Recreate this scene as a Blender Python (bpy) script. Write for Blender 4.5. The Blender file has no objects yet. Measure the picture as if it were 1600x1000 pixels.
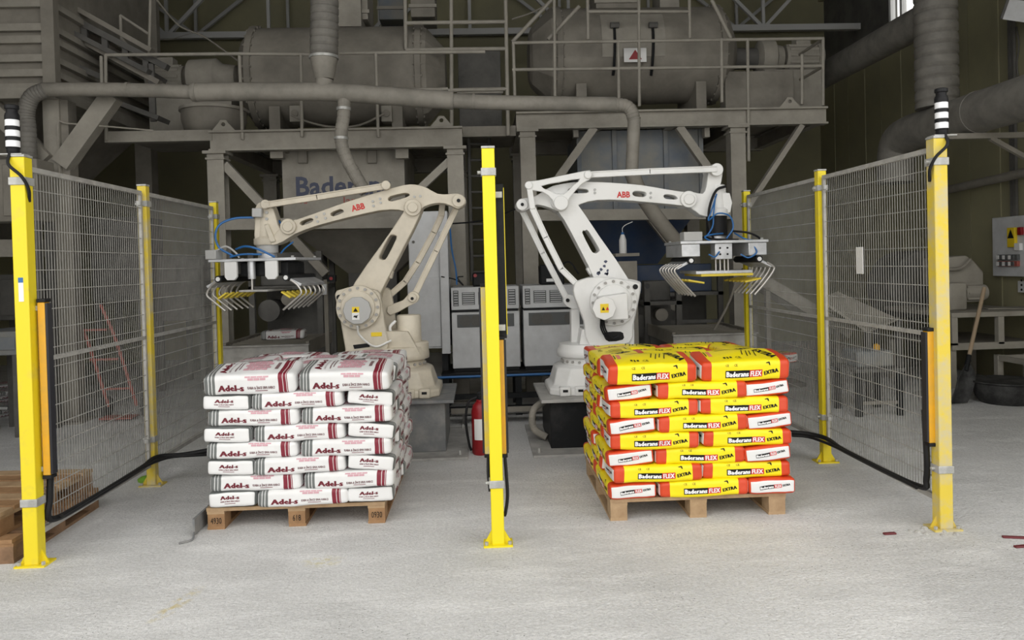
import bpy, bmesh, math, random
from mathutils import Vector, Matrix, noise
random.seed(7)
scn = bpy.context.scene
COL = scn.collection
PI = math.pi
# ------------------------------------------------------------------ camera
F = 1200.0; YAW, PITCH, ROLL, PPY, CH = .041, -.016, -.026, 432.0, 1.453
_f = Vector((math.sin(YAW)*math.cos(PITCH), math.cos(YAW)*math.cos(PITCH), math.sin(PITCH)))
_r = Vector((math.cos(YAW), -math.sin(YAW), 0)); _u = _r.cross(_f)
_R = math.cos(ROLL)*_r + math.sin(ROLL)*_u; _U = -math.sin(ROLL)*_r + math.cos(ROLL)*_u
cd = bpy.data.cameras.new('camera'); cam = bpy.data.objects.new('camera', cd); COL.objects.link(cam)
cam.matrix_world = Matrix(((_R.x, _U.x, -_f.x, 0), (_R.y, _U.y, -_f.y, 0), (_R.z, _U.z, -_f.z, CH), (0, 0, 0, 1)))
cd.sensor_width = 36; cd.lens = 36*F/1600; cd.shift_y = -(500-PPY)/1600; cd.clip_end = 200
scn.camera = cam
# ------------------------------------------------------------------ light: overcast daylight entering by the open gate
w = bpy.data.worlds.new('world'); scn.world = w; w.use_nodes = True
bg = w.node_tree.nodes['Background']; bg.inputs[0].default_value = (1, .985, .955, 1); bg.inputs[1].default_value = 1.95
scn.view_settings.view_transform = 'Standard'; scn.view_settings.look = 'None'
scn.view_settings.gamma = 1; scn.view_settings.use_curve_mapping = False
scn.view_settings.exposure = 0.0
scn.cycles.use_denoising = True
try: scn.cycles.max_bounces = 8; scn.cycles.diffuse_bounces = 5
except Exception: pass

# ------------------------------------------------------------------ measuring helpers: a photo point on a plane of known place
CAM = Vector((0, 0, CH))
def ray(px, py): return _f + _R*((px-800)/F) - _U*((py-PPY)/F)
def at(px, py, Y): d = ray(px, py); return CAM + d*(Y/d.y)
def atX(px, py, X): d = ray(px, py); return CAM + d*(X/d.x)
def atZ(px, py, z=0.0): d = ray(px, py); return CAM + d*((z-CH)/d.z)
def xz(pts, Y): return [(p.x, p.z) for p in (at(a, b, Y) for a, b in pts)]

# ------------------------------------------------------------------ materials
def mat(name, col, rough=.6, metal=0.0, col2=None, scale=5.0, lo=.4, hi=.65, bump=0.0, bscale=30.0, detail=5):
    m = bpy.data.materials.new(name); m.use_nodes = True; nt = m.node_tree; N = nt.nodes; L = nt.links
    b = N['Principled BSDF']; b.inputs['Roughness'].default_value = rough; b.inputs['Metallic'].default_value = metal
    c = (*col, 1)
    if max(col) < .05 and not metal: b.inputs['Specular IOR Level'].default_value = .18
    b.inputs['Base Color'].default_value = c
    tc = N.new('ShaderNodeTexCoord')
    if col2:
        n = N.new('ShaderNodeTexNoise'); n.inputs['Scale'].default_value = scale; n.inputs['Detail'].default_value = detail
        n.inputs['Roughness'].default_value = .65
        L.new(tc.outputs['Object'], n.inputs['Vector'])
        r = N.new('ShaderNodeValToRGB'); r.color_ramp.elements[0].position = lo; r.color_ramp.elements[1].position = hi
        r.color_ramp.elements[0].color = c; r.color_ramp.elements[1].color = (*col2, 1)
        L.new(n.outputs['Fac'], r.inputs['Fac']); L.new(r.outputs['Color'], b.inputs['Base Color'])
    if bump:
        n2 = N.new('ShaderNodeTexNoise'); n2.inputs['Scale'].default_value = bscale; n2.inputs['Detail'].default_value = 4
        L.new(tc.outputs['Object'], n2.inputs['Vector'])
        bm = N.new('ShaderNodeBump'); bm.inputs['Strength'].default_value = bump; bm.inputs['Distance'].default_value = .01
        L.new(n2.outputs['Fac'], bm.inputs['Height']); L.new(bm.outputs['Normal'], b.inputs['Normal'])
    return m
M = {}
M['yellow'] = mat('yellow_paint', (.80, .64, .015), .45, col2=(.68, .55, .06), scale=9, lo=.55, hi=.75)
M['yellow_clean'] = mat('yellow_paint_clean', (.82, .68, .01), .45)
M['yellow_dusty'] = mat('yellow_paint_dusty', (.70, .53, .05), .6, col2=(.50, .46, .34), scale=7, lo=.42, hi=.68)
M['orange'] = mat('orange_housing', (.72, .36, .01), .4, col2=(.60, .33, .03), scale=8)
M['black'] = mat('black_plastic', (.015, .015, .016), .45)
M['dkblack'] = mat('black_painted_steel', (.012, .013, .014), .5, col2=(.035, .035, .035), scale=5, lo=.5, hi=.8)
M['galv'] = mat('galvanised_steel', (.52, .52, .50), .45, .35, col2=(.36, .36, .34), scale=14)
M['wire'] = mat('fence_wire', (.30, .295, .27), .55, .2, col2=(.21, .205, .19), scale=8)
M['rail'] = mat('fence_rail', (.50, .49, .46), .5, .2, col2=(.36, .35, .33), scale=9)
M['white_lens'] = mat('white_lens', (.85, .86, .88), .25)
M['dust'] = mat('dusty_grey_steel', (.27, .25, .212), .75, col2=(.18, .165, .14), scale=3.0, lo=.35, hi=.7, bump=.15, bscale=25)
M['dust_light'] = mat('light_dusty_steel', (.355, .332, .285), .75, col2=(.245, .228, .195), scale=3.0, lo=.35, hi=.7, bump=.15)
M['dust_dark'] = mat('dark_dusty_steel', (.125, .12, .11), .75, col2=(.08, .078, .072), scale=3.0, bump=.15)
M['duct'] = mat('dusty_duct', (.285, .265, .228), .7, col2=(.20, .187, .16), scale=4.0, bump=.2, bscale=14)
M['flex'] = mat('flexible_hose_skin', (.20, .19, .168), .7, col2=(.14, .132, .118), scale=6.0)
M['robot_white'] = mat('white_robot_paint', (.75, .75, .735), .4, col2=(.66, .66, .64), scale=4, lo=.5, hi=.8)
M['robot_cream'] = mat('dusty_cream_robot_paint', (.62, .565, .46), .5, col2=(.47, .425, .345), scale=5, lo=.4, hi=.75)
M['cover_grey'] = mat('grey_cover', (.42, .42, .41), .5)
M['bolt'] = mat('dull_bolt', (.34, .33, .31), .5)
M['red'] = mat('red_print', (.55, .015, .012), .5)
M['silver'] = mat('aluminium', (.62, .63, .65), .35, .5, col2=(.48, .49, .50), scale=10)
M['steel_rod'] = mat('bright_steel_rod', (.55, .53, .50), .35, .6)
M['blue_hose'] = mat('blue_air_hose', (.02, .13, .36), .4)
M['gold'] = mat('yellow_pad', (.75, .58, .06), .5)
M['cabinet'] = mat('pale_grey_cabinet', (.60, .61, .62), .5, col2=(.50, .505, .51), scale=4)
M['grille'] = mat('dark_grille', (.10, .105, .105), .6)
M['ped_grey'] = mat('worn_grey_steel', (.16, .165, .17), .6, col2=(.27, .265, .25), scale=5, lo=.45, hi=.7, bump=.1)
M['plate'] = mat('dusty_floor_plate', (.44, .43, .41), .75, col2=(.30, .295, .28), scale=5)
M['wood'] = mat('pallet_wood', (.36, .21, .10), .75, col2=(.24, .13, .06), scale=9, lo=.35, hi=.7, bump=.3, bscale=40)
M['wood_b'] = mat('pallet_wood_pale', (.46, .32, .185), .75, col2=(.32, .205, .11), scale=9, lo=.35, hi=.7, bump=.3, bscale=40)
M['wood_d'] = mat('pallet_wood_dark', (.27, .16, .09), .8, col2=(.17, .10, .055), scale=9, bump=.3, bscale=40)
M['olive'] = mat('olive_wall_panel', (.30, .278, .165), .7, col2=(.235, .222, .145), scale=1.2, lo=.35, hi=.7)
M['roof'] = mat('roof_sheet', (.10, .10, .10), .7)
M['truss'] = mat('pale_truss_paint', (.42, .42, .41), .6)
M['navy'] = mat('dark_blue_paint', (.022, .045, .10), .6, col2=(.05, .065, .10), scale=3)
M['bluegrey'] = mat('dusty_blue_steel', (.14, .165, .20), .65, col2=(.24, .235, .21), scale=2.5, lo=.35, hi=.65)
M['ext_red'] = mat('fire_red', (.27, .008, .012), .4)
M['white'] = mat('white_plastic', (.78, .78, .77), .5)
M['sign_blue'] = mat('dark_blue_print', (.055, .065, .11), .6)
M['sign_red'] = mat('faded_red_print', (.34, .09, .07), .6)
M['warn'] = mat('warning_yellow', (.80, .58, .02), .5)
M['glass_dark'] = mat('dark_lens', (.03, .03, .035), .2)
M['rubber'] = mat('black_rubber', (.03, .03, .03), .7, col2=(.08, .08, .078), scale=6)
M['sand'] = mat('sand_heap', (.46, .45, .42), .9, col2=(.38, .37, .345), scale=8, bump=.4, bscale=40)
M['handle_wood'] = mat('shovel_handle', (.36, .27, .18), .7)
M['maroon'] = mat('maroon_strip', (.14, .025, .03), .5)
M['bag_yellow'] = mat('bag_yellow', (.90, .74, .005), .42, bump=.22, bscale=16)
M['bag_red'] = mat('bag_red', (.62, .055, .012), .42, bump=.22, bscale=16)
M['bag_white'] = mat('bag_white', (.76, .76, .755), .45, bump=.22, bscale=16)
M['bag_grey'] = mat('bag_grey', (.145, .155, .15), .45, bump=.22, bscale=16)
M['bag_maroon'] = mat('bag_maroon', (.20, .012, .028), .45, bump=.22, bscale=16)
M['p_black'] = mat('print_black', (.012, .012, .012), .5)
M['p_maroon'] = mat('print_maroon', (.15, .010, .022), .5)
M['p_red'] = mat('print_red', (.58, .02, .015), .5)
M['p_white'] = mat('print_white', (.86, .86, .86), .5)
M['p_pink'] = mat('print_pink', (.60, .34, .385), .5)
M['p_grey'] = mat('print_grey', (.20, .12, .125), .5)
M['p_rose'] = mat('print_rose', (.72, .22, .14), .5)
M['green'] = mat('green_wrapper', (.20, .42, .04), .5)

# ------------------------------------------------------------------ building helpers
WL = {}
def wloc(o): return WL.get(o.name, Vector((0, 0, 0))) if o else Vector((0, 0, 0))
def tag(o, label=None, cat=None, group=None, kind=None):
    if label: o['label'] = label
    if cat: o['category'] = cat
    if group: o['group'] = group
    if kind: o['kind'] = kind
    return o
def thing(name, loc, label, cat, group=None, kind=None):
    o = bpy.data.objects.new(name, None); COL.objects.link(o); o.location = loc; o.empty_display_size = .1
    WL[o.name] = Vector(loc)
    return tag(o, label, cat, group, kind)
def frame_for(d):
    d = d.normalized(); a = Vector((0, 0, 1)) if abs(d.z) < .95 else Vector((0, 1, 0))
    s = d.cross(a).normalized(); return s, s.cross(d).normalized()
class MB:
    def __init__(s): s.v = []; s.f = []; s.m = []; s.cur = 0
    def add(s, vs, fs):
        o = len(s.v); s.v += [Vector(x) for x in vs]; s.f += [tuple(i+o for i in f) for f in fs]; s.m += [s.cur]*len(fs); return s
    def box(s, lo, hi):
        x0, y0, z0 = lo; x1, y1, z1 = hi
        return s.add([(x0,y0,z0),(x1,y0,z0),(x1,y1,z0),(x0,y1,z0),(x0,y0,z1),(x1,y0,z1),(x1,y1,z1),(x0,y1,z1)],
                     [(0,3,2,1),(4,5,6,7),(0,1,5,4),(1,2,6,5),(2,3,7,6),(3,0,4,7)])
    def cbox(s, c, size): 
        c = Vector(c); h = Vector(size)/2; return s.box(c-h, c+h)
    def bar(s, p, q, wd, ht):
        p = Vector(p); q = Vector(q); a, b = frame_for(q-p); a = a*wd/2; b = b*ht/2
        vs = [p-a-b, p+a-b, p+a+b, p-a+b, q-a-b, q+a-b, q+a+b, q-a+b]
        return s.add(vs, [(0,1,2,3),(7,6,5,4),(0,4,5,1),(1,5,6,2),(2,6,7,3),(3,7,4,0)])
    def ibeam(s, p, q, wd, ht, t=.014):
        p = Vector(p); q = Vector(q); a, b = frame_for(q-p)
        s.bar(p+b*(ht/2-t/2), q+b*(ht/2-t/2), wd, t); s.bar(p-b*(ht/2-t/2), q-b*(ht/2-t/2), wd, t)
        return s.bar(p, q, t, ht-2*t)
    def cyl(s, p, q, r, r2=None, n=20, caps=True):
        p = Vector(p); q = Vector(q); r2 = r if r2 is None else r2; a, b = frame_for(q-p)
        vs = []; fs = []
        for c, rr in ((p, r), (q, r2)):
            for i in range(n):
                t = 2*PI*i/n; vs.append(c+a*math.cos(t)*rr+b*math.sin(t)*rr)
        for i in range(n):
            j = (i+1) % n; fs.append((i, i+n, j+n, j))
        if caps: fs += [tuple(range(n)), tuple(range(2*n-1, n-1, -1))]
        return s.add(vs, fs)
    def lathe(s, c, prof, n=24, axis=Vector((0, 0, 1))):
        c = Vector(c); a, b = frame_for(axis); ax = axis.normalized(); vs = []; fs = []; k = len(prof)
        for r, h in prof:
            for i in range(n):
                t = 2*PI*i/n; vs.append(c+ax*h+a*math.cos(t)*r+b*math.sin(t)*r)
        for j in range(k-1):
            for i in range(n):
                i2 = (i+1) % n; fs.append((j*n+i, (j+1)*n+i, (j+1)*n+i2, j*n+i2))
        fs += [tuple(range(n)), tuple(range(k*n-1, (k-1)*n-1, -1))]
        return s.add(vs, fs)
    def tube(s, pts, r, n=10, sub=6, ribs=0, smooth=True):
        P = [Vector(p) for p in pts]
        if smooth and len(P) > 2:
            Q = []; E2 = [P[0]*2-P[1]]+P+[P[-1]*2-P[-2]]
            for i in range(1, len(E2)-2):
                for k in range(sub):
                    t = k/sub; p0, p1, p2, p3 = E2[i-1:i+3]
                    Q.append(.5*((2*p1)+(p2-p0)*t+(2*p0-5*p1+4*p2-p3)*t*t+(3*p1-p0-3*p2+p3)*t**3))
            Q.append(P[-1]); P = Q
        if ribs:   # resample evenly for a corrugated skin
            Ls = [0]
            for i in range(1, len(P)): Ls.append(Ls[-1]+(P[i]-P[i-1]).length)
            cnt = max(4, int(Ls[-1]/ribs)*5); Q = []; i = 0
            for k in range(cnt+1):
                d = Ls[-1]*k/cnt
                while i < len(P)-2 and Ls[i+1] < d: i += 1
                t = (d-Ls[i])/max(1e-6, Ls[i+1]-Ls[i]); Q.append(P[i].lerp(P[i+1], t))
            P = Q
        vs = []; fs = []; a = None
        for k, p in enumerate(P):
            d = (P[min(k+1, len(P)-1)]-P[max(k-1, 0)]).normalized()
            if a is None: a, b = frame_for(d)
            else:
                a = (a-d*a.dot(d)).normalized(); b = a.cross(d).normalized()
            rr = r if not callable(r) else r(k/(len(P)-1))
            if ribs and k % 5 == 2: rr *= .935
            for i in range(n):
                t = 2*PI*i/n; vs.append(p+a*math.cos(t)*rr+b*math.sin(t)*rr)
        for k in range(len(P)-1):
            for i in range(n):
                j = (i+1) % n; fs.append((k*n+i, k*n+j, (k+1)*n+j, (k+1)*n+i))
        fs += [tuple(range(n-1, -1, -1)), tuple(range((len(P)-1)*n, len(P)*n))]
        return s.add(vs, fs)
    def prism(s, poly, y0, y1, holes=()):
        """outline in x,z pushed through from y0 to y1, with holes right through"""
        bm = bmesh.new(); es = []
        loops = [poly]+list(holes)
        for lp in loops:
            vv = [bm.verts.new((x, y0, z)) for x, z in lp]
            es += [bm.edges.new((vv[i], vv[(i+1) % len(vv)])) for i in range(len(vv))]
        bmesh.ops.triangle_fill(bm, use_beauty=True, use_dissolve=False, edges=es, normal=(0, -1, 0))
        fs0 = list(bm.faces)
        r = bmesh.ops.extrude_face_region(bm, geom=fs0)
        for e in r['geom']:
            if isinstance(e, bmesh.types.BMVert): e.co.y = y1
        bmesh.ops.recalc_face_normals(bm, faces=bm.faces)
        bm.verts.index_update()
        s.add([v.co.copy() for v in bm.verts], [tuple(v.index for v in f.verts) for f in bm.faces]); bm.free(); return s
    def build(s, name, mats, parent=None, smooth=40, bevel=0, origin='base'):
        xs = [v.x for v in s.v]; ys = [v.y for v in s.v]; zs = [v.z for v in s.v]
        c = Vector(((min(xs)+max(xs))/2, (min(ys)+max(ys))/2, min(zs)))
        me = bpy.data.meshes.new(name); me.from_pydata([v-c for v in s.v], [], s.f); me.validate()
        if not isinstance(mats, (list, tuple)): mats = [mats]
        for m_ in mats: me.materials.append(M[m_])
        if len(mats) > 1: me.polygons.foreach_set('material_index', s.m)
        if smooth:
            me.polygons.foreach_set('use_smooth', [True]*len(me.polygons)); me.set_sharp_from_angle(angle=math.radians(smooth))
        o = bpy.data.objects.new(name, me); COL.objects.link(o); o.parent = parent
        o.location = c-wloc(parent); WL[o.name] = c
        if bevel:
            b = o.modifiers.new('bevel', 'BEVEL'); b.width = bevel; b.segments = 2; b.limit_method = 'ANGLE'; b.angle_limit = math.radians(35)
        return o
def clone(o, parent, dloc=None):
    c = o.copy(); COL.objects.link(c); c.parent = parent
    return c
def ring_pts(cx, cz, r, n=16, a0=0, a1=2*PI):
    return [(cx+r*math.cos(a0+(a1-a0)*i/n), cz+r*math.sin(a0+(a1-a0)*i/n)) for i in range(n)]
def smooth_loop(pts, sub=3):
    out = []; n = len(pts)
    for i in range(n):
        p0, p1, p2, p3 = (Vector(pts[(i+k-1) % n]) for k in range(4))
        for k in range(sub):
            t = k/sub; q = .5*((2*p1)+(p2-p0)*t+(2*p0-5*p1+4*p2-p3)*t*t+(3*p1-p0-3*p2+p3)*t**3); out.append((q.x, q.y))
    return out
def text2d(body, bold=0.0, res=2):
    cu = bpy.data.curves.new('t', 'FONT'); cu.body = body; cu.size = 1; cu.resolution_u = res; cu.offset = bold; cu.fill_mode = 'FRONT'
    o = bpy.data.objects.new('t', cu); COL.objects.link(o)
    dg = bpy.context.evaluated_depsgraph_get(); me = bpy.data.meshes.new_from_object(o.evaluated_get(dg))
    vs = [(v.co.x, v.co.y) for v in me.vertices]; fs = [tuple(p.vertices) for p in me.polygons]
    bpy.data.objects.remove(o); bpy.data.curves.remove(cu); bpy.data.meshes.remove(me)
    x0 = min(v[0] for v in vs); x1 = max(v[0] for v in vs); y0 = min(v[1] for v in vs); y1 = max(v[1] for v in vs)
    vs = [((x-x0)/(x1-x0)-.5, (y-y0)/(y1-y0)-.5) for x, y in vs]
    return vs, fs
def letters(mb, body, o, ex, ey, wd, ht, bold=0.0, off=.0015):
    """flat lettering centred on o, ex to the right and ey up, standing off by a hair"""
    vs, fs = text2d(body, bold); ex = Vector(ex).normalized(); ey = Vector(ey).normalized(); nrm = ex.cross(ey)
    return mb.add([Vector(o)+ex*x*wd+ey*y*ht+nrm*off for x, y in vs], fs)

# ================================================================== THE SETTING
HX0, HX1, HY0, HY1, HZ = -9.0, 5.9, 3.0, 13.0, 6.6
def floor_mat():
    m = bpy.data.materials.new('dusty_concrete'); m.use_nodes = True; nt = m.node_tree; N = nt.nodes; L = nt.links
    b = N['Principled BSDF']; b.inputs['Roughness'].default_value = .85
    tc = N.new('ShaderNodeTexCoord')
    def nz(sc, det=6, ro=.6, stretch=None):
        n = N.new('ShaderNodeTexNoise'); n.inputs['Scale'].default_value = sc; n.inputs['Detail'].default_value = det; n.inputs['Roughness'].default_value = ro
        if stretch:
            mp = N.new('ShaderNodeMapping'); mp.inputs['Scale'].default_value = stretch; L.new(tc.outputs['Object'], mp.inputs['Vector']); L.new(mp.outputs['Vector'], n.inputs['Vector'])
        else: L.new(tc.outputs['Object'], n.inputs['Vector'])
        return n
    def ramp(src, a, b_, c0, c1):
        r = N.new('ShaderNodeValToRGB'); r.color_ramp.elements[0].position = a; r.color_ramp.elements[1].position = b_
        r.color_ramp.elements[0].color = c0; r.color_ramp.elements[1].color = c1; L.new(src, r.inputs['Fac']); return r.outputs['Color']
    def mix(f, a, b_):
        x = N.new('ShaderNodeMix'); x.data_type = 'RGBA'
        for sock, val in ((x.inputs[0], f), (x.inputs[6], a), (x.inputs[7], b_)):
            if isinstance(val, (tuple, float)): sock.default_value = val
            else: L.new(val, sock)
        return x.outputs[2]
    base = ramp(nz(1.1).outputs['Fac'], .35, .68, (.61, .61, .605, 1), (.76, .76, .755, 1))
    streak = ramp(nz(1.5, 6, .6, (1, 3.2, 1)).outputs['Fac'], .5, .72, (0, 0, 0, 1), (1, 1, 1, 1))
    c = mix(streak, base, (.82, .82, .815, 1))
    fine = ramp(nz(60, 4, .75).outputs['Fac'], .36, .62, (.80, .80, .80, 1), (1.04, 1.04, 1.04, 1))
    mu = N.new('ShaderNodeMix'); mu.data_type = 'RGBA'; mu.blend_type = 'MULTIPLY'; mu.inputs[0].default_value = 1; L.new(c, mu.inputs[6]); L.new(fine, mu.inputs[7])
    # scattered dark grit, denser in some patches
    vo = N.new('ShaderNodeTexVoronoi'); vo.inputs['Scale'].default_value = 46; L.new(tc.outputs['Object'], vo.inputs['Vector'])
    dot = ramp(vo.outputs['Distance'], .10, .17, (1, 1, 1, 1), (0, 0, 0, 1))
    patch = ramp(nz(1.3, 3).outputs['Fac'], .44, .60, (0, 0, 0, 1), (1, 1, 1, 1))
    pick = ramp(vo.outputs['Color'], .45, .55, (0, 0, 0, 1), (1, 1, 1, 1))
    mm = N.new('ShaderNodeMath'); mm.operation = 'MULTIPLY'; L.new(dot, mm.inputs[0]); L.new(patch, mm.inputs[1])
    m2 = N.new('ShaderNodeMath'); m2.operation = 'MULTIPLY'; L.new(mm.outputs[0], m2.inputs[0]); L.new(pick, m2.inputs[1])
    c2 = mix(m2.outputs[0], mu.outputs[2], (.09, .09, .088, 1))
    # worn yellow paint marks
    def spot(x, y, sx, sy, rot):
        mp = N.new('ShaderNodeMapping'); mp.vector_type = 'TEXTURE'; mp.inputs['Location'].default_value = (x, y, 0); mp.inputs['Rotation'].default_value = (0, 0, rot); mp.inputs['Scale'].default_value = (sx, sy, 1)
        L.new(tc.outputs['Object'], mp.inputs['Vector']); ln = N.new('ShaderNodeVectorMath'); ln.operation = 'LENGTH'; L.new(mp.outputs['Vector'], ln.inputs[0])
        k = ramp(ln.outputs['Value'], .3, 1.0, (1, 1, 1, 1), (0, 0, 0, 1)); t = N.new('ShaderNodeMath'); t.operation = 'MULTIPLY'
        L.new(k, t.inputs[0]); L.new(ramp(nz(22, 4, .7).outputs['Fac'], .45, .6, (0, 0, 0, 1), (.75, .75, .75, 1)), t.inputs[1]); return t.outputs[0]
    p = atZ(275, 945); c2 = mix(spot(p.x, p.y, .05, .22, -.25), c2, (.60, .50, .22, 1))
    p = atZ(505, 877); c2 = mix(spot(p.x, p.y, .12, .09, 0), c2, (.62, .56, .30, 1))
    L.new(c2, b.inputs['Base Color'])
    bu = N.new('ShaderNodeBump'); bu.inputs['Strength'].default_value = .8; bu.inputs['Distance'].default_value = .02
    ad = N.new('ShaderNodeMath'); ad.operation = 'ADD'; L.new(nz(9, 8, .7).outputs['Fac'], ad.inputs[0])
    sc_ = N.new('ShaderNodeMath'); sc_.operation = 'MULTIPLY'; sc_.inputs[1].default_value = .5; L.new(nz(70, 3, .7).outputs['Fac'], sc_.inputs[0]); L.new(sc_.outputs[0], ad.inputs[1])
    L.new(ad.outputs[0], bu.inputs['Height']); L.new(bu.outputs['Normal'], b.inputs['Normal'])
    return m
M['floor'] = floor_mat()
def floor():
    me = bpy.data.meshes.new('floor'); me.from_pydata([(-16, -14, 0), (14, -14, 0), (14, HY1, 0), (-16, HY1, 0), (-16, -14, -.2), (14, -14, -.2), (14, HY1, -.2), (-16, HY1, -.2)], [],
        [(0,1,2,3),(7,6,5,4),(0,4,5,1),(1,5,6,2),(2,6,7,3),(3,7,4,0)]); me.materials.append(M['floor'])
    o = bpy.data.objects.new('floor', me); COL.objects.link(o); tag(o, 'pale concrete floor covered in white powder', kind='structure')
floor()
tag(MB().box((HX0, HY1, 0), (HX1+.2, HY1+.2, HZ)).build('wall_back', 'olive', smooth=0), 'dim olive rear wall of the hall', kind='structure')
tag(MB().box((HX0-.2, HY0, 0), (HX0, HY1, HZ)).build('wall_left', 'olive', smooth=0), 'olive wall on the left of the hall', kind='structure')
tag(MB().box((HX0-.2, HY0, HZ), (HX1+.2, HY1+.2, HZ+.15)).build('ceiling', 'roof', smooth=0), 'dark sheet metal roof of the hall', kind='structure')
b = MB().box((HX0-.2, HY0-.2, 5.7), (HX1+.2, HY0, HZ)).box((HX0-.2, HY0-.2, 0), (-4.9, HY0, 5.7)).box((5.0, HY0-.2, 0), (HX1+.2, HY0, 5.7))
tag(b.build('wall_front', 'olive', smooth=0), 'front wall of the hall around the open gate', kind='structure')
# right wall of upright panels with a recessed window band
wr = thing('wall_right', (HX1, 7, 0), 'olive sandwich-panel wall on the right', None, kind='structure')
del wr['label']; wr['label'] = 'olive sandwich-panel wall on the right'
WZ0 = atX(1340, 74, HX1).z; WZ1 = WZ0+1.15
def wy(px, py): return atX(px, py, HX1).y
wya, wyb, wyc = wy(1308, 100), wy(1386, 50), wy(1437, 20)     # recess far end, window far edge, window near edge
y = HY1; k = 0
while y > HY0+.05:
    y2 = max(HY0, y-1.0)
    segs = [(0, HZ)] if (y <= wyc-.4 or y2 >= wya+.05) else [(0, WZ0), (WZ1, HZ)]
    mb = MB()
    for z0, z1 in segs: mb.box((HX1, y2+.006, z0), (HX1+.08, y-.006, z1))
    for zz0, zz1 in segs: mb.box((HX1-.012, y2+.45, zz0), (HX1, y2+.53, zz1))
    mb.build('panel', 'olive', wr, smooth=0); y = y2; k += 1
MB().box((HX1+.10, HY0, 0), (HX1+.16, HY1, WZ0)).box((HX1+.10, HY0, WZ1), (HX1+.16, HY1, HZ)).box((HX1+.10, wyb, WZ0), (HX1+.16, HY1, WZ1)).box((HX1+.10, HY0, WZ0), (HX1+.16, wyc-.02, WZ1)).build('outer_sheet', 'dust_dark', wr, smooth=0)
wn = thing('window_1', (HX1+.1, (wyb+wyc)/2, WZ0), 'bright white framed window high on the right wall', None, kind='structure')
mb = MB(); t = .05
mb.box((HX1+.03, wyc-.02, WZ0), (HX1+.1, wyb, WZ0+t)).box((HX1+.03, wyc-.02, WZ1-t), (HX1+.1, wyb, WZ1)).box((HX1+.03, wyc-.02, WZ0), (HX1+.1, wyc-.02+t, WZ1)).box((HX1+.03, wyb-t, WZ0), (HX1+.1, wyb, WZ1))
mb.box((HX1+.03, wyb-.34, WZ0), (HX1+.1, wyb-.28, WZ1)); mb.build('window_frame', 'white', wn, smooth=0)
def glass():
    m = bpy.data.materials.new('window_glass'); m.use_nodes = True; b_ = m.node_tree.nodes['Principled BSDF']
    b_.inputs['Transmission Weight'].default_value = 1; b_.inputs['Roughness'].default_value = .05; b_.inputs['IOR'].default_value = 1.05; return m
M['glass'] = glass()
MB().box((HX1+.06, wyc, WZ0+.04), (HX1+.065, wyb-.03, WZ1-.04)).build('pane', 'glass', wn, smooth=0)
# roof trusses
def truss(Y, zc, label):
    t_ = thing('roof_truss', (-1.5, Y, zc), label, 'truss', 'roof trusses')
    MB().bar((HX0, Y, zc), (HX1, Y, zc), .1, .09).build('bottom_chord', 'truss', t_, smooth=0)
    MB().bar((HX0, Y, HZ-.12), (HX1, Y, HZ-.12), .1, .09).build('top_chord', 'truss', t_, smooth=0)
    n = 10; xs = [HX0+(HX1-HX0)*i/n for i in range(n+1)]
    for i in range(n):
        za, zb = (zc, HZ-.12) if i % 2 else (HZ-.12, zc)
        MB().bar((xs[i], Y, za), (xs[i+1], Y, zb), .05, .05).build('web_diagonal', 'truss', t_, smooth=0)
        if i: MB().bar((xs[i], Y, zc), (xs[i], Y, HZ-.12), .045, .045).build('web_upright', 'truss', t_, smooth=0)
truss(11.6, at(1200, 44, 11.6).z, 'pale roof truss nearer to the mixing drums')
truss(12.8, at(1200, 44, 12.8).z, 'pale roof truss against the rear wall')

# ================================================================== SAFETY FENCE
XL, XR, XC, PH = -2.286, 2.403, .055, 2.05
LFy, LMy, LBy, Cy, RFy, RMy, RBy = 3.956, 5.354, 6.747, 3.975, 3.936, 5.313, 6.824
def post(x, y, label, m='yellow', s=.06, clamps=(.32, 1.93), base=True, tilt=0):
    t_ = thing('fence_post', (x, y, 0), label, 'post', 'yellow posts of the safety fence')
    h = s/2
    MB().box((x-h, y-h, .008), (x+h, y+h, PH)).build('tube', m, t_, bevel=.004)
    MB().box((x-h-.002, y-h-.002, PH), (x+h+.002, y+h+.002, PH+.012)).build('end_cap', 'galv', t_, bevel=.002)
    f_ = MB().box((x-.075, y-.055, 0), (x+.075, y+.055, .009))
    f_.prism([(x+h, .009), (x+.07, .009), (x+h, .075)], y-.004, y+.004).prism([(x-h, .009), (x-h, .075), (x-.07, .009)], y-.004, y+.004)
    f_.build('base_plate', m, t_, smooth=0)
    for dx in (-.06, .06): MB().cyl((x+dx, y-.035, .009), (x+dx, y-.035, .024), .01, n=6).build('anchor_bolt', 'galv', t_)
    for z in clamps:
        MB().box((x-h-.006, y-h-.006, z-.02), (x+h+.006, y+h+.006, z+.02)).build('clamp', 'galv', t_, bevel=.003)
        MB().cyl((x-h-.006, y, z), (x-h-.024, y, z), .009, n=8).build('clamp_bolt', 'galv', t_)
    return t_
pLF = post(XL, LFy, 'yellow fence post with signal tower at the left front corner', s=.072)
MB().box((XL-.012, LFy-.0375, 1.33), (XL+.012, LFy-.036, 1.45)).build('sticker', 'white', pLF, smooth=0)
MB().box((XL-.012, LFy-.0385, 1.425), (XL+.012, LFy-.0375, 1.45)).build('sticker_header', 'blue_hose', pLF, smooth=0)
post(XL, LMy, 'dusty yellow post between the two left mesh panels', 'yellow_dusty')
post(XL, LBy, 'yellow fence post at the far end of the left fence', 'yellow')
post(XC, Cy, 'clean bright yellow post standing alone between the two loaded pallets', 'yellow_clean', s=.066)
post(XR, RFy, 'worn yellow fence post with signal tower at the right front corner', 'yellow_dusty', s=.072)
post(XR, RMy, 'yellow post between the two right mesh panels', 'yellow')
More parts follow.
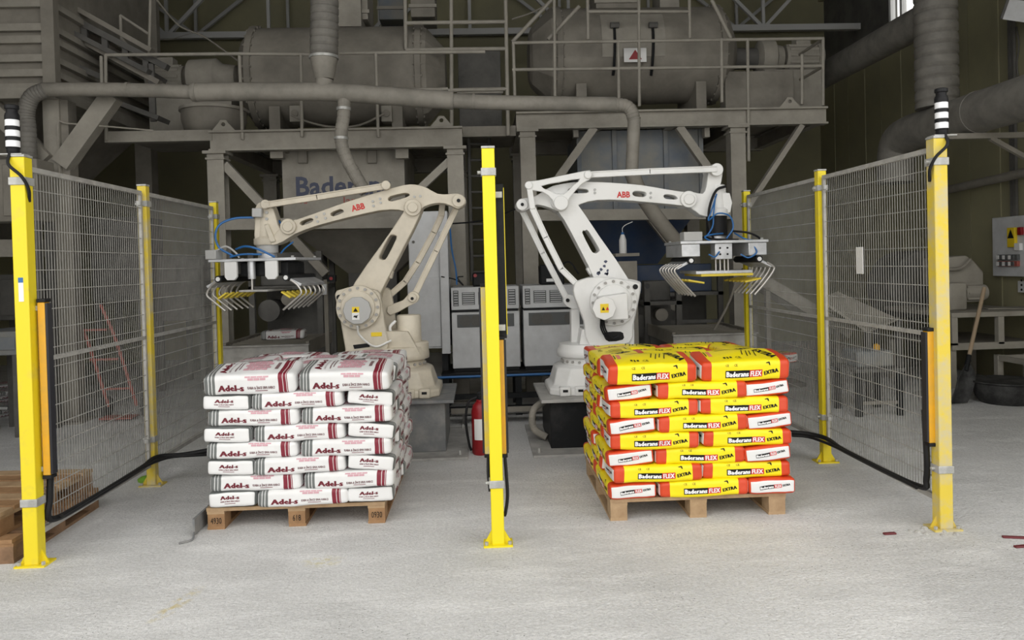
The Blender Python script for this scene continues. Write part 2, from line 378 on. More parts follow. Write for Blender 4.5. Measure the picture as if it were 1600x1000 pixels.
post(XR, RBy, 'yellow fence post at the far end of the right fence, behind the gripper', 'yellow_clean')
def panel(x, y0, y1, label):
    y0 += .055; y1 -= .055; z0, z1 = .15, 2.0
    t_ = thing('mesh_panel', (x, (y0+y1)/2, z0), label, 'fence panel', 'wire mesh panels of the safety fence')
    for nm, z, s in (('top_rail', z1, .026), ('middle_rail', 1.02, .022), ('bottom_rail', z0, .028)):
        MB().box((x-s/2, y0, z-s/2), (x+s/2, y1, z+s/2)).build(nm, 'rail', t_, smooth=0)
    for yy in (y0, y1): MB().box((x-.011, yy-.011, z0), (x+.011, yy+.011, z1)).build('side_rail', 'rail', t_, smooth=0)
    v = MB(); n = int((y1-y0)/.027)
    for i in range(1, n):
        yy = y0+(y1-y0)*i/n; v.bar((x, yy, z0), (x, yy, z1), .0029, .0029)
    tag(v.build('vertical_wires', 'wire', t_, smooth=0), kind='stuff')
    hz = MB(); n = 18
    for i in range(1, n):
        z = z0+(z1-z0)*i/n; hz.bar((x+.004, y0, z), (x+.004, y1, z), .0045, .0045)
    tag(hz.build('horizontal_wires', 'rail', t_, smooth=0), kind='stuff')
    for yy in (y0, y1):
        for z in (.32, 1.93): MB().box((x-.016, yy-.03, z-.014), (x+.016, yy+.03, z+.014)).build('bracket', 'galv', t_, smooth=0)
    return t_
panel(XL, LFy, LMy, 'wire mesh fence panel nearest the camera on the left')
panel(XL, LMy, LBy, 'wire mesh fence panel further back on the left')
panel(XR, RFy, RMy, 'wire mesh fence panel carrying a white card on the right')
panel(XR, RMy, RBy, 'wire mesh fence panel further back on the right')
p = atX(1343, 407, XR-.01)
tag(MB().box((XR-.012, p.y-.045, p.z-.085), (XR-.007, p.y+.045, p.z+.085)).build('blank_card', 'white', smooth=0, bevel=.002), 'blank white card fixed to the right wire mesh', 'card')
# light curtains
def curtain(px0, py0, px1, py1, Y, label, front='orange', side=1, wd=.036, dp=.05):
    a = at(px0, py0, Y); b_ = at(px1, py1, Y); x = (a.x+b_.x)/2; z1, z0 = a.z, b_.z
    t_ = thing('light_curtain', (x, Y, z0), label, 'light curtain', 'orange safety light curtains')
    MB().box((x-wd/2, Y-dp/2, z0), (x+wd/2, Y+dp/2, z1)).build('housing', front, t_, bevel=.004)
    MB().box((x+side*wd/2-.001*side-(.012 if side < 0 else 0), Y-dp/2+.004, z0+.005), (x+side*wd/2+(.012 if side > 0 else 0)+.0, Y+dp/2-.004, z1-.005)).build('lens_strip', 'glass_dark', t_, smooth=0)
    for z in (z0-.018, z1): MB().box((x-wd/2-.003, Y-dp/2-.003, z), (x+wd/2+.006, Y+dp/2+.003, z+.018)).build('end_cap', 'black', t_, bevel=.003)
    for z in (z0+.03, z1-.03): MB().box((x-side*wd/2-side*.05, Y-.012, z-.012), (x-side*wd/2, Y+.012, z+.012)).build('bracket', 'galv', t_, smooth=0) if side else None
    return t_
curtain(69, 472, 76, 741, LFy+.03, 'orange light curtain bracketed to the left front corner post', side=1)
curtain(1452, 517, 1452, 691, RFy+.02, 'orange light curtain bracketed to the right front corner post', side=-1)
curtain(755, 448, 764, 708, Cy+.10, 'tall orange light curtain on the left of the middle post', 'yellow_dusty', side=-1)
curtain(784, 530, 785, 708, Cy+.08, 'short orange light curtain on the right of the middle post', side=1, wd=.03)
mY = Cy+.10; a = at(782, 288, mY); b_ = at(785, 528, mY)
t_ = thing('mirror_profile', ((a.x+b_.x)/2, mY, b_.z), 'slim black profile with a yellow edge bracketed behind the middle post', 'profile')
mx = (a.x+b_.x)/2
MB().box((mx-.024, mY-.025, b_.z), (mx+.018, mY+.025, a.z)).build('profile_body', 'dkblack', t_, bevel=.003)
MB().box((mx+.018, mY-.02, b_.z+.02), (mx+.022, mY-.005, a.z-.02)).build('yellow_edge', 'yellow', t_, smooth=0)
for z in (b_.z+.06, a.z-.06): MB().box((XC-.02, Cy+.033, z-.015), (mx+.01, mY-.025, z+.015)).build('bracket', 'galv', t_, smooth=0)
# signal towers
def tower(x, y, label, side):
    z = PH+.03
    t_ = thing('signal_tower', (x, y, PH+.012), label, 'signal light', 'black and white signal towers')
    MB().box((x-.06, y-.035, PH+.013), (x+.06, y+.035, PH+.018)).build('mounting_bracket', 'galv', t_, smooth=0)
    MB().lathe((x, y, PH+.018), [(.024, 0), (.029, .012), (.029, .028), (.033, .03), (.033, .034)]).build('base', 'black', t_)
    for i in range(3):
        zz = PH+.052+i*.052
        MB().cyl((x, y, zz), (x, y, zz+.034), .032, n=24).build('lens', 'white_lens', t_, bevel=.003)
        MB().cyl((x, y, zz+.034), (x, y, zz+.052), .0335, n=24).build('spacer_ring', 'black', t_)
    zz = PH+.052+3*.052
    MB().lathe((x, y, zz), [(.0335, 0), (.031, .012), (.026, .018), (.026, .032), (.032, .036), (.032, .052), (.028, .055)]).build('buzzer_cap', 'black', t_)
    MB().tube([(x, y-.03, PH+.02), (x+side*.01, y-.06, PH-.04), (x+side*.07, y-.06, PH-.10), (x+side*.085, y-.03, PH-.16), (x+side*.07, y, PH-.22)], .008, 8).build('cable', 'black', t_)
    return t_
tower(XL-.035, LFy, 'black and white signal tower on the left corner post', 1)
tower(XR+.03, RFy, 'black and white signal tower on the right corner post', -1)
# cables along the fences
def cab(pts, r, name, label, m='black', n=8, group=None):
    return tag(MB().tube(pts, r, n).build(name, m), label, 'cable', group)
cab([(XL+.05, LFy+.08, .50), (XL+.05, LFy+.06, .32), (XL+.04, LFy+.08, .2), (XL+.05, LFy+.4, .185), (XL+.05, LMy-.3, .19), (XL+.05, LMy-.04, .2), (XL+.2, LMy+.05, .19), (XL+.55, LMy+.12, .22), (-1.5, LMy+.3, .14), (-1.2, LMy+.4, .02)], .017, 'cable_conduit', 'black conduit running along the bottom of the left fence')
cab([(XL+.085, LFy+.1, .21), (XL+.085, LMy-.2, .2), (XL+.3, LMy+.02, .19), (-1.5, LMy+.24, .12), (-1.2, LMy+.3, .015)], .01, 'cable', 'thin black cable beside the conduit of the left fence')
cab([(XR-.06, RFy+.05, .62), (XR-.06, RFy+.04, .45), (XR-.05, RFy+.06, .25), (XR-.05, RFy+.16, .185), (XR-.05, RMy-.4, .175), (XR-.05, RMy-.05, .19), (XR-.3, RMy+.1, .2), (1.75, RMy+.35, .12), (1.5, RMy+.42, .02)], .016, 'cable_conduit', 'black conduit running along the bottom of the right fence')
cab([(XR-.08, RFy+.1, .19), (XR-.08, RMy-.2, .18), (XR-.25, RMy+.02, .19), (1.75, RMy+.25, .12), (1.5, RMy+.3, .015)], .01, 'cable', 'thin black cable beside the conduit of the right fence')
cab([at(789, 715, Cy+.06), at(791, 740, Cy+.05), at(793, 775, Cy+.04), at(790, 800, Cy+.03), at(788, 806, Cy+.03)], .009, 'cable', 'black cable hanging on the right side of the middle post')
cab([at(763, 712, Cy+.1), at(763, 740, Cy+.08), at(766, 768, Cy+.05)], .009, 'cable', 'black cable hanging on the left side of the middle post')

# ================================================================== PALLETS AND BAGS
_pm = {}
def pmesh(key, size, m):
    k = (key, m)
    if k not in _pm:
        o_ = MB().cbox((0, 0, 0), size).build(key, m, smooth=0); _pm[k] = o_.data; bpy.data.objects.remove(o_)
        # the box was re-centred on its base
    return _pm[k]
def pallet(cx, cy, z, label, rz=0.0, wd=1.0, dp=1.0, ms=('wood_b', 'wood'), group=None, marks=None):
    t_ = thing('wooden_pallet', (cx, cy, z), label, 'pallet', group); t_.rotation_euler = (0, 0, rz)
    def pc(name, c, size, m):
        me = pmesh(name+'%.2f' % (size[0]*7+size[1]*3), size, m); o_ = bpy.data.objects.new(name, me); COL.objects.link(o_); o_.parent = t_
        o_.location = (c[0], c[1], c[2]); o_.rotation_euler = (0, 0, random.uniform(-.006, .006)); return o_
    n = 7
    for i in range(n): pc('deck_board', (random.uniform(-.006, .006), -dp/2+.05+(dp-.1)*i/(n-1), .104), (wd, .098, .02), ms[i % 2 if i else 0])
    for x in (-wd/2+.05, 0, wd/2-.05):
        pc('stringer_board', (x, 0, .087), (.096, dp-.01, .017), ms[0])
        pc('bottom_board', (x, 0, 0), (.096, dp-.01, .017), ms[1])
        for yy in (-dp/2+.06, 0, dp/2-.06): pc('block', (x, yy, .017), (.094, .11, .07), ms[1])
    if marks:
        for x, body, wdt in marks:
            mb = MB(); letters(mb, body, (cx+x, cy-dp/2+.004, z+.05), (1, 0, 0), (0, 0, 1), wdt, .034, .0); o_ = mb.build('stamp', 'p_black', t_, smooth=0)
    return t_
LPx, LPy, RPx, RPy = -1.075, 4.87, 1.19, 4.75
pallet(LPx, LPy, 0, 'wooden pallet carrying the white and maroon bags', ms=('wood_b', 'wood'), group='pallets under the bag stacks', marks=((-.45, '4930', .06), (0, '618', .045), (.45, '0930', .06)))
pallet(RPx, RPy, 0, 'wooden pallet carrying the yellow and red bags', ms=('wood_b', 'wood_b'), group='pallets under the bag stacks')
# splintered deck pieces and the loose steel bar by the left pallet
a_, b_, c_ = .255, .133, .0462
def bagpos(x, y, z, seed, e=0.0):
    A, B, C = a_+e, b_+e, c_+e
    r = .021+e
    p = Vector((x*A, y*B, z*C))
    inn = Vector((max(-(A-r), min(A-r, p.x)), max(-(B-r), min(B-r, p.y)), max(-(C-r), min(C-r, p.z))))
    d = p-inn
    if d.length > 1e-9: p = inn+d.normalized()*r
    u = p.x/A; v = p.y/B; wz = p.z/C
    k = 1-.07*abs(u)**6-.05*abs(v)**6
    p.z = p.z*k + (.008*(1-u*u)*(1-v*v) if wz > 0 else 0)*wz
    p.y *= 1+.02*(1-u*u)-.02*abs(u)**8
    p.x *= 1-.02*v*v
    n = noise.noise_vector(Vector((p.x*7+seed*9.1, p.y*9, p.z*9)))*.0065
    n2 = noise.noise(Vector((p.x*26+seed*5, p.y*30, p.z*20)))*.0022
    p += n+Vector((0, -n2 if v < 0 else n2, n2*.6))
    return p
def bagmesh(name, seed, ucuts, matfun, mats):
    us = sorted(set(ucuts)); q = []
    for i in range(len(us)-1):
        n = max(1, math.ceil((us[i+1]-us[i])/.065)); q += [us[i]+(us[i+1]-us[i])*k/n for k in range(n)]
    us = q+[1]; vs_ = [-1, -.95, -.9, -.82, -.7, -.55, -.4, -.2, 0, .2, .4, .55, .7, .82, .9, .95, 1]; ws = [-1, -.88, -.75, -.6, -.45, -.3, -.15, 0, .15, .3, .45, .6, .75, .88, 1]
    idx = {}; V = []; Fc = []; Mi = []
    def vid(u, v, w_):
        k = (round(u, 4), round(v, 4), round(w_, 4))
        if k not in idx: idx[k] = len(V); V.append(bagpos(u, v, w_, seed))
        return idx[k]
    def quad(a, b, c, d, face, u, v, w_): Fc.append((vid(*a), vid(*b), vid(*c), vid(*d))); Mi.append(matfun(face, u, v, w_))
    for i in range(len(us)-1):
        u0, u1 = us[i], us[i+1]; um = (u0+u1)/2
        for j in range(len(vs_)-1):
            v0, v1 = vs_[j], vs_[j+1]; vm = (v0+v1)/2
            quad((u0,v0,1),(u1,v0,1),(u1,v1,1),(u0,v1,1), 'top', um, vm, 1); quad((u0,v0,-1),(u0,v1,-1),(u1,v1,-1),(u1,v0,-1), 'bot', um, vm, -1)
        for j in range(len(ws)-1):
            w0, w1 = ws[j], ws[j+1]; wm = (w0+w1)/2
            quad((u0,-1,w0),(u1,-1,w0),(u1,-1,w1),(u0,-1,w1), 'front', um, -1, wm); quad((u0,1,w0),(u0,1,w1),(u1,1,w1),(u1,1,w0), 'back', um, 1, wm)
    for i in range(len(vs_)-1):
        for j in range(len(ws)-1):
            v0, v1, w0, w1 = vs_[i], vs_[i+1], ws[j], ws[j+1]; vm = (v0+v1)/2; wm = (w0+w1)/2
            quad((-1,v0,w0),(-1,v0,w1),(-1,v1,w1),(-1,v1,w0), 'endL', -1, vm, wm); quad((1,v0,w0),(1,v1,w0),(1,v1,w1),(1,v0,w1), 'endR', 1, vm, wm)
    me = bpy.data.meshes.new(name); me.from_pydata([v+Vector((0, 0, c_)) for v in V], [], Fc)
    for m_ in mats: me.materials.append(M[m_])
    me.polygons.foreach_set('material_index', Mi); me.polygons.foreach_set('use_smooth', [True]*len(Fc)); return me
_tx = {}
def flat(body, bold):
    k = (body, bold)
    if k not in _tx:
        vs, fs = text2d(body, 0, 1)
        if bold:      # heavy face: the strokes widened sideways and upwards
            V = []; G = []; d = bold*.9/max(2, len(body))
            for dx, dy in ((-d, -.02), (0, .02), (d, -.02), (d, .02), (-d, .02)):
                G += [tuple(i+len(V) for i in f_) for f_ in fs]; V += [(x*(1-2*d)+dx, y*.96+dy) for x, y in vs]
            vs, fs = V, G
        _tx[k] = (vs, fs)
    return _tx[k]
def printmesh(name, seed, items, mats):
    """items: (face, what, s, t, width, height, rotation, material, lift) in metres on the face of the bag"""
    V = []; Fc = []; Mi = []
    for face, what, s, t, wd, ht, rot, mi, lift in items:
        bm = bmesh.new()
        if what == '#':
            g = [[bm.verts.new((wd*(i/4-.5), ht*(j/4-.5), 0)) for i in range(5)] for j in range(5)]
            for j in range(4):
                for i in range(4): bm.faces.new((g[j][i], g[j][i+1], g[j+1][i+1], g[j+1][i]))
        else:
            vs, fs = flat(*what); vv = [bm.verts.new((x*wd, y*ht, 0)) for x, y in vs]
            for f_ in fs:
                try: bm.faces.new([vv[i] for i in f_])
                except ValueError: pass
        bmesh.ops.rotate(bm, verts=bm.verts, cent=(0, 0, 0), matrix=Matrix.Rotation(rot, 3, 'Z'))
        bmesh.ops.translate(bm, verts=bm.verts, vec=(s, t, 0))
        step = .012 if face != 'top' else .05
        lo = min(v.co.y for v in bm.verts); hi = max(v.co.y for v in bm.verts); k = math.ceil(lo/step)
        while k*step < hi:
            bmesh.ops.bisect_plane(bm, geom=bm.verts[:]+bm.edges[:]+bm.faces[:], plane_co=(0, k*step, 0), plane_no=(0, 1, 0)); k += 1
        bm.verts.index_update(); o0 = len(V)
        for v in bm.verts:
            s_, t_ = v.co.x, v.co.y
            q = {'front': (s_/a_, -1, t_/c_), 'back': (-s_/a_, 1, t_/c_), 'endL': (-1, -s_/b_, t_/c_), 'endR': (1, s_/b_, t_/c_), 'top': (s_/a_, t_/b_, 1)}[face]
            V.append(bagpos(*q, seed, .0016+lift*.0008)+Vector((0, 0, c_)))
        for f_ in bm.faces: Fc.append(tuple(o0+v.index for v in f_.verts)); Mi.append(mi)
        bm.free()
    me = bpy.data.meshes.new(name); me.from_pydata(V, [], Fc)
    for m_ in mats: me.materials.append(M[m_])
    me.polygons.foreach_set('material_index', Mi); return me
NS = 3
YB = {'mesh': [], 'print': []}; WB = {'mesh': [], 'print': []}
for sd in range(NS):
    cuts = [-1, -.985, -.95, -.88, -.77, -.62, -.45, -.28, -.1, .1, .28, .45, .62, .77, .88, .95, .985, 1]
    def ymat(face, u, v, w_):
        if face in ('endL', 'endR'): return 2 if (abs(v) < .93 and abs(w_) < .75) else 1
        return 1 if abs(u) > .77 else 0
    YB['mesh'].append(bagmesh('powder_bag', sd+1, cuts, ymat, ('bag_yellow', 'bag_red', 'bag_white')))
    it = []
    for fc in ('front', 'back'):
        it += [(fc, '#', -.048, -.009, .140, .033, 0, 0, 0), (fc, '#', .058, -.009, .076, .033, 0, 2, 0),
               (fc, ('Baderans', .15), -.048, -.009, .130, .023, 0, 1, 1.5), (fc, ('FLEX', .10), .058, -.009, .064, .023, 0, 1, 1.5),
               (fc, ('EXTRA', .13), .146, -.005, .080, .019, .17, 0, 0)]
        for q in (-.11, -.06): it.append((fc, ('CE', 0), q, .032, .020, .012, 0, 0, 0))
        it.append((fc, ('A', .15), .13, .038, .030, .016, -.5, 0, 0))
    for fc in ('endL', 'endR'):
        it += [(fc, '#', -.034, -.004, .082, .021, .07, 0, 0), (fc, '#', .027, .0005, .040, .021, .07, 2, 0), (fc, ('Baderans', .15), -.034, -.004, .076, .014, .07, 1, 1.5),
               (fc, ('FLEX', .1), .027, .0005, .033, .014, .07, 1, 1.5), (fc, ('EXTRA', .13), .075, .006, .046, .012, .14, 0, 0)]
    it += [('top', ('EXTRA', .13), .150, -.002, .165, .048, -1.2, 0, 0), ('top', '#', -.165, .02, .020, .10, 0, 3, 0), ('top', '#', -.188, .02, .006, .09, 0, 0, 0),
           ('top', ('CE', 0), -.03, -.075, .034, .026, 0, 0, 0), ('top', '#', -.105, -.068, .012, .020, 0, 0, 0), ('top', '#', -.088, -.072, .008, .026, 0, 0, 0), ('top', '#', -.07, -.07, .012, .018, 0, 0, 0)]
    for q in range(4): it.append(('top', '#', .02+q*.024, .01-(q % 2)*.012, .0055, .085+.02*(q % 2), -.22, 0, 0))
    it.append(('top', '#', -.05, .085, .13, .006, 0, 0, 0))
    YB['print'].append(printmesh('print', sd+1, it, ('p_black', 'p_white', 'p_red', 'p_rose')))
    cuts = [-1, -.97, -.90, -.88, -.85, -.83, -.80, -.77, -.755, -.72, -.6, -.4, -.2, 0, .2, .4, .58, .665, .68, .76, .775, .82, .90, .96, 1]
    def wmat(face, u, v, w_):
        if face == 'endL': return 0 if (v > -.88) else 3
        if face == 'endR': return 0
        if u < -.88: return 1
        if u < -.755: return 1 if not (-.85 < u < -.83 or -.88 < u < -.875) and not (-.80 < u < -.79) else 0
        if .68 < u < .76 or .775 < u < .82: return 2
        return 0
    cuts = [-1, -.96, -.90, -.885, -.83, -.815, -.755, -.72, -.6, -.4, -.2, 0, .2, .4, .58, .64, .735, .747, .81, .822, .84, .90, .96, 1]
    def wmat(face, u, v, w_):
        if face == 'endL': return 0
        if face == 'endR': return 0
        if u < -.755: return 0 if (-.90 < u < -.885 or -.83 < u < -.815) else 1
        if .64 < u < .735 or .747 < u < .81 or .822 < u < .84: return 2
        return 0
    WB['mesh'].append(bagmesh('mortar_bag', sd+1, cuts, wmat, ('bag_white', 'bag_grey', 'bag_maroon')))
    it = []
    for fc in ('front', 'back'):
        it += [(fc, ('Adel-s', .15), -.102, -.013, .148, .029, 0, 0, 0), (fc, ('KABA & İNCE SIVA HARCI', .1), .066, -.010, .150, .017, 0, 1, 0), (fc, '#', .066, -.025, .07, .003, 0, 0, 0)]
        for i in range(4): it.append((fc, '#', -.005+i*.033, .041, .030, .011, 0, 2, 0))
        for i in range(3): it.append((fc, '#', .011+i*.033, .028, .030, .011, 0, 2, 0))
    for fc in ('endL', 'endR'):
        it += [(fc, ('Adel-s', .15), -.01, .012, .105, .021, 0, 0, 0), (fc, ('KABA & İNCE SIVA HARCI', .1), -.01, -.008, .105, .010, 0, 0, 0), (fc, '#', -.01, -.021, .06, .003, 0, 0, 0)]
    it += [('top', ('Adel-s', .15), -.150, .0, .18, .040, 1.571, 0, 0), ('top', ('KABA & İNCE SIVA HARCI', 0), -.115, .0, .17, .014, 1.571, 1, 0), ('top', '#', -.085, .0, .006, .15, 0, 3, 0), ('top', '#', -.068, .01, .005, .13, 0, 3, 0),
           ('top', '#', .135, .0, .018, .10, 0, 3, 0), ('top', '#', .135, .085, .06, .006, 0, 3, 0), ('top', '#', .01, .098, .14, .02, 0, 4, 0)]
    for j in range(5):
        for i in range(4): it.append(('top', '#', -.03+i*.034+(.014 if j % 2 else 0), -.055+j*.030, .031, .027, 0, 2, 0))
    WB['print'].append(printmesh('print', sd+1, it, ('p_maroon', 'p_grey', 'p_pink', 'p_grey', 'bag_grey')))
ORD = ['lowest', 'second', 'third', 'fourth', 'fifth', 'sixth', 'seventh', 'topmost']
def stack(kit, name, colour, cx, cy, where, group, sgn):
    A_ = [(-.262, -.385, 0, 'front left'), (.262, -.385, 0, 'front right'), (-.388, 0, sgn*PI/2, 'left side'), (.388, 0, sgn*PI/2, 'right side'), (-.262, .385, 0, 'back left'), (.262, .385, 0, 'back right')]
    A_top = A_+[(0, -.128, 0, 'centre, nearer'), (0, .128, 0, 'centre, farther')]
    B_ = [(-.39, -.262, PI/2, 'front left corner'), (0.005, -.385, 0, 'front middle'), (.392, -.262, PI/2, 'front right corner'), (-.39, .262, PI/2, 'back left corner'), (0, .385, 0, 'back middle'), (.392, .262, PI/2, 'back right corner')]
    h = .0915
    for i in range(8):
        lay = (A_top if i == 7 else A_) if i % 2 else B_
        for j, (x, y, rz, nm) in enumerate(lay):
            k = random.randrange(NS)
            o_ = bpy.data.objects.new(name, kit['mesh'][k]); COL.objects.link(o_)
            tz = 0
            o_.location = (cx+x+random.uniform(-.011, .011), cy+y+random.uniform(-.011, .011), .125+i*h)
            o_.rotation_euler = (random.uniform(-.012, .012), random.uniform(-.012, .012), rz+random.uniform(-.032, .032))
            if i == 7:
                o_.scale = (1, 1, 1.25)
                if 'front' in nm: o_.rotation_euler[0] = .17+random.uniform(-.02, .02); o_.location.z += .020; o_.location.y -= .004
                elif 'side' in nm: o_.rotation_euler[0] = .10*(1 if (nm[0] == 'l') == (sgn < 0) else -1); o_.location.z += .012
            if i % 2 == 0 and 'front' in nm and 'corner' in nm and i > 1:
                roll_ = .105 if name == 'mortar_bag' and i > 0 else -.075
                o_.rotation_euler[1] = 0; o_.rotation_euler[0] = (roll_ if 'right' in nm or name != 'mortar_bag' else .03)*(1 if True else 0)
            p_ = bpy.data.objects.new('print', kit['print'][k]); COL.objects.link(p_); p_.parent = o_; p_['kind'] = 'stuff'
            tag(o_, f'{colour} bag, {nm} of the {ORD[i]} layer on {where}', 'bag', group)
stack(WB, 'mortar_bag', 'white and maroon', LPx+.035, LPy-.015, 'the left pallet', 'white and maroon bags on the left pallet', 1)
stack(YB, 'powder_bag', 'yellow and red', RPx+.015, RPy-.01, 'the right pallet', 'yellow and red bags on the right pallet', -1)
# loose bits near the pallets
t_ = thing('steel_guide', (-1.60, 4.3, 0), 'short dark steel guide bar on the floor at the left pallet', 'metal bar')
p0 = atZ(303, 838); p1 = atZ(327, 815)
MB().bar(p0+Vector((0, 0, .05)), p1+Vector((0, .1, .05)), .012, .09).build('bar', 'ped_grey', t_, smooth=0)
MB().tube([atZ(280, 851)+Vector((0, 0, .006)), atZ(300, 845)+Vector((0, 0, .006)), p0+Vector((0, 0, .02))], .006, 6).build('wire_end', 'ped_grey', t_)
def strip(px, py, ln, rz, label, m='maroon'):
    p = atZ(px, py); mb = MB().bar((-ln/2, 0, .006), (ln/2, 0, .006), .022, .010); o_ = mb.build('paper_scrap', m, smooth=0, bevel=.003); o_.location = (p.x, p.y, .0); o_.rotation_euler = (0, 0, rz)
    tag(o_, label, 'scrap', 'scraps on the floor')
strip(1390, 835, .065, .05, 'small maroon strip on the floor in front of the right fence')
strip(1585, 841, .11, -.25, 'long dark maroon strip on the floor at the right edge')
strip(1597, 855, .08, .1, 'short maroon strip on the floor at the right edge')
p = atZ(228, 752)
mb = MB().lathe((p.x, p.y, 0), [(.05, 0), (.055, .02), (.03, .035), (.005, .04)], 10); tag(mb.build('crumpled_wrapper', 'green'), 'crumpled green wrapper at the foot of the left middle post', 'wrapper')
p = atZ(1455, 832)
mb = MB()
for i in range(14):
    q = Vector((p.x+random.uniform(-.10, .12), p.y+random.uniform(-.05, .06), 0)); s = random.uniform(.008, .022); mb.lathe(q, [(s, 0), (s*.9, s*.4), (s*.3, s*.7)], 6)
tag(mb.build('plaster_crumbs', 'sand', smooth=0), 'pale rubble crumbs around the foot of the right corner post', 'rubble', kind='stuff')
# empty pallets by the left corner post
pallet(-2.91, 4.42, 0, 'empty brown pallet on the floor by the left corner post', .02, 1.0, .92, ('wood', 'wood_d'), 'empty pallets left of the fence')
pallet(-2.965, 4.47, .124, 'empty pallet stacked on another by the left corner post', -.06, 1.0, .85, ('wood_b', 'wood'), 'empty pallets left of the fence')

# ================================================================== ROBOTS
def robot(side, label, paint, yc=6.3):
    R_ = side == 'right'
    bx = .86 if R_ else -.68; zb = .405 if R_ else .425; sx = 1 if R_ else -1
    t_ = thing('palletising_robot', (bx, yc, zb), label, 'robot', 'palletising robots')
    def slab(name, pts, y0, y1, holes=(), bev=.008, m=paint, par=t_, sm=2):
        o_ = MB().prism(smooth_loop(xz(pts, yc), sm) if sm else xz(pts, yc), yc+y0, yc+y1, [smooth_loop(xz(h_, yc), sm or 1) for h_ in holes]).build(name, m, par, bevel=bev); return o_
    def disc(name, px, py, rpx, y0, y1, m=paint, par=t_, bev=.005, n=28):
        c = at(px, py, yc); r = rpx*yc/F
        return MB().cyl((c.x, yc+y0, c.z), (c.x, yc+y1, c.z), r, n=n).build(name, m, par, bevel=bev)
    def rod(name, pts, th, y, dpth=.03, par=t_):
        P = [at(a, b, yc) for a, b in pts]; mb = MB()
        for i in range(len(P)-1):
            a, b = P[i].copy(), P[i+1].copy(); a.y = b.y = yc+y
            d = (b-a).normalized(); mb.bar(a-d*.006, b+d*.006, dpth, th*yc/F)
            for q in (-1, 1):
                s_, up = frame_for(d); off = up*(th*yc/F*.42*q); mb.bar(a+off, b+off, dpth*1.45, th*yc/F*.22)
        return mb.build(name, paint, par, bevel=.003)
    # base casting on the pedestal
    mb = MB()
    def octa(hx, hy, c, z): return [(bx+x*hx, yc+y*hy, z) for x, y in ((-1, -c), (-c, -1), (c, -1), (1, -c), (1, c), (c, 1), (-c, 1), (-1, c))]
    L_ = [octa(.335, .32, .72, zb), octa(.335, .32, .72, zb+.055), octa(.30, .29, .68, zb+.075), octa(.265, .25, .6, zb+.20), octa(.225, .215, .5, zb+.225)]
    vs = [v for l in L_ for v in l]; fs = [tuple(range(7, -1, -1)), tuple(range(32, 40))]
    for j in range(4):
        for i in range(8): fs.append((j*8+i, j*8+(i+1) % 8, (j+1)*8+(i+1) % 8, (j+1)*8+i))
    mb.add(vs, fs); base = mb.build('base', paint, t_, smooth=25, bevel=.012)
    for dx in (-.22, -.1, .1, .22):
        MB().box((bx+dx-.045, yc-.335, zb+.0), (bx+dx+.045, yc-.25, zb+.075)).build('foot_lug', paint, base, bevel=.012)
        MB().box((bx+dx-.02, yc-.337, zb+.035), (bx+dx+.02, yc-.334, zb+.055)).build('lug_slot', 'black', base, smooth=0)
    MB().lathe((bx, yc, zb+.225), [(.205, 0), (.205, .045), (.215, .05), (.215, .06)], 36).build('bearing_neck', paint, t_)
    for i in range(22):
        a = 2*PI*i/22; MB().cyl((bx+.205*math.cos(a), yc+.205*math.sin(a), zb+.247), (bx+.218*math.cos(a), yc+.218*math.sin(a), zb+.247), .011, n=8).build('neck_bolt', 'bolt', base)
    MB().lathe((bx, yc, zb+.285), [(.24, 0), (.245, .006), (.245, .05), (.23, .07), (.225, .10), (.20, .105)], 40).build('turntable', paint, t_)
    # turret cheeks with the shoulder gear
    if R_:
        pl = [(898, 438), (930, 432), (985, 439), (993, 447), (990, 468), (982, 505), (976, 533), (916, 537), (908, 500), (893, 462), (892, 448)]
        ax = (951, 470, 36); plf = [(x+13, y-1) for x, y in pl]
    else:
        pl = [(530, 459), (540, 451), (562, 447), (594, 453), (600, 466), (606, 505), (611, 535), (603, 543), (551, 547), (546, 541), (539, 500)]
        ax = (567, 478, 33); plf = [(x+10, y-2) for x, y in pl]
    slab('near_cheek', pl, -.20, -.12, bev=.01); slab('far_cheek', plf, .10, .18, bev=.01)
    slab('turret_floor', ([(905, 512), (985, 512), (985, 543), (900, 543)] if R_ else [(552, 515), (640, 515), (660, 550), (545, 550)]), -.17, .16, sm=0)
    gear = disc('shoulder_gear', ax[0], ax[1], ax[2], -.245, -.19)
    disc('gear_inner_ring', ax[0], ax[1], ax[2]*.76, -.262, -.24, par=gear)
    c = at(ax[0], ax[1], yc)
    for i in range(16):
        a = 2*PI*i/16; rr = ax[2]*.88*yc/F; q = Vector((c.x+rr*math.cos(a), yc-.245, c.z+rr*math.sin(a))); MB().cyl(q, q+Vector((0, -.012, 0)), .012, n=8).build('gear_bolt', 'bolt', gear)
    for h_ in (((985, 447), (1003, 446)) if R_ else ((537, 463),)): disc('lifting_eye', h_[0], h_[1], 4, -.207, -.199, 'black', par=gear, bev=0, n=14)
    if R_:
        mo = disc('shoulder_motor', 931, 477, 18, -.44, -.40, n=8); slab('motor_body', [(925, 461), (966, 455), (968, 494), (930, 495)], -.40, -.25, sm=0, par=mo)
        s0 = at(931, 477, yc); MB().box((s0.x-.032, yc-.443, s0.z-.034), (s0.x+.032, yc-.440, s0.z+.034)).build('warning_sticker', 'warn', mo, smooth=0)
        for dx in (-.009, .022): mb = MB(); mb.prism([(s0.x+dx-.013, s0.z-.015), (s0.x+dx+.013, s0.z-.015), (s0.x+dx, s0.z+.012)], yc-.4445, yc-.4432); mb.build('warning_triangle', 'p_black' if dx < 0 else 'p_red', mo, smooth=0)
        slab('cable_opening', [(939, 516), (963, 515), (967, 520), (966, 527), (945, 530), (938, 523)], -.203, -.198, m='black', bev=0)
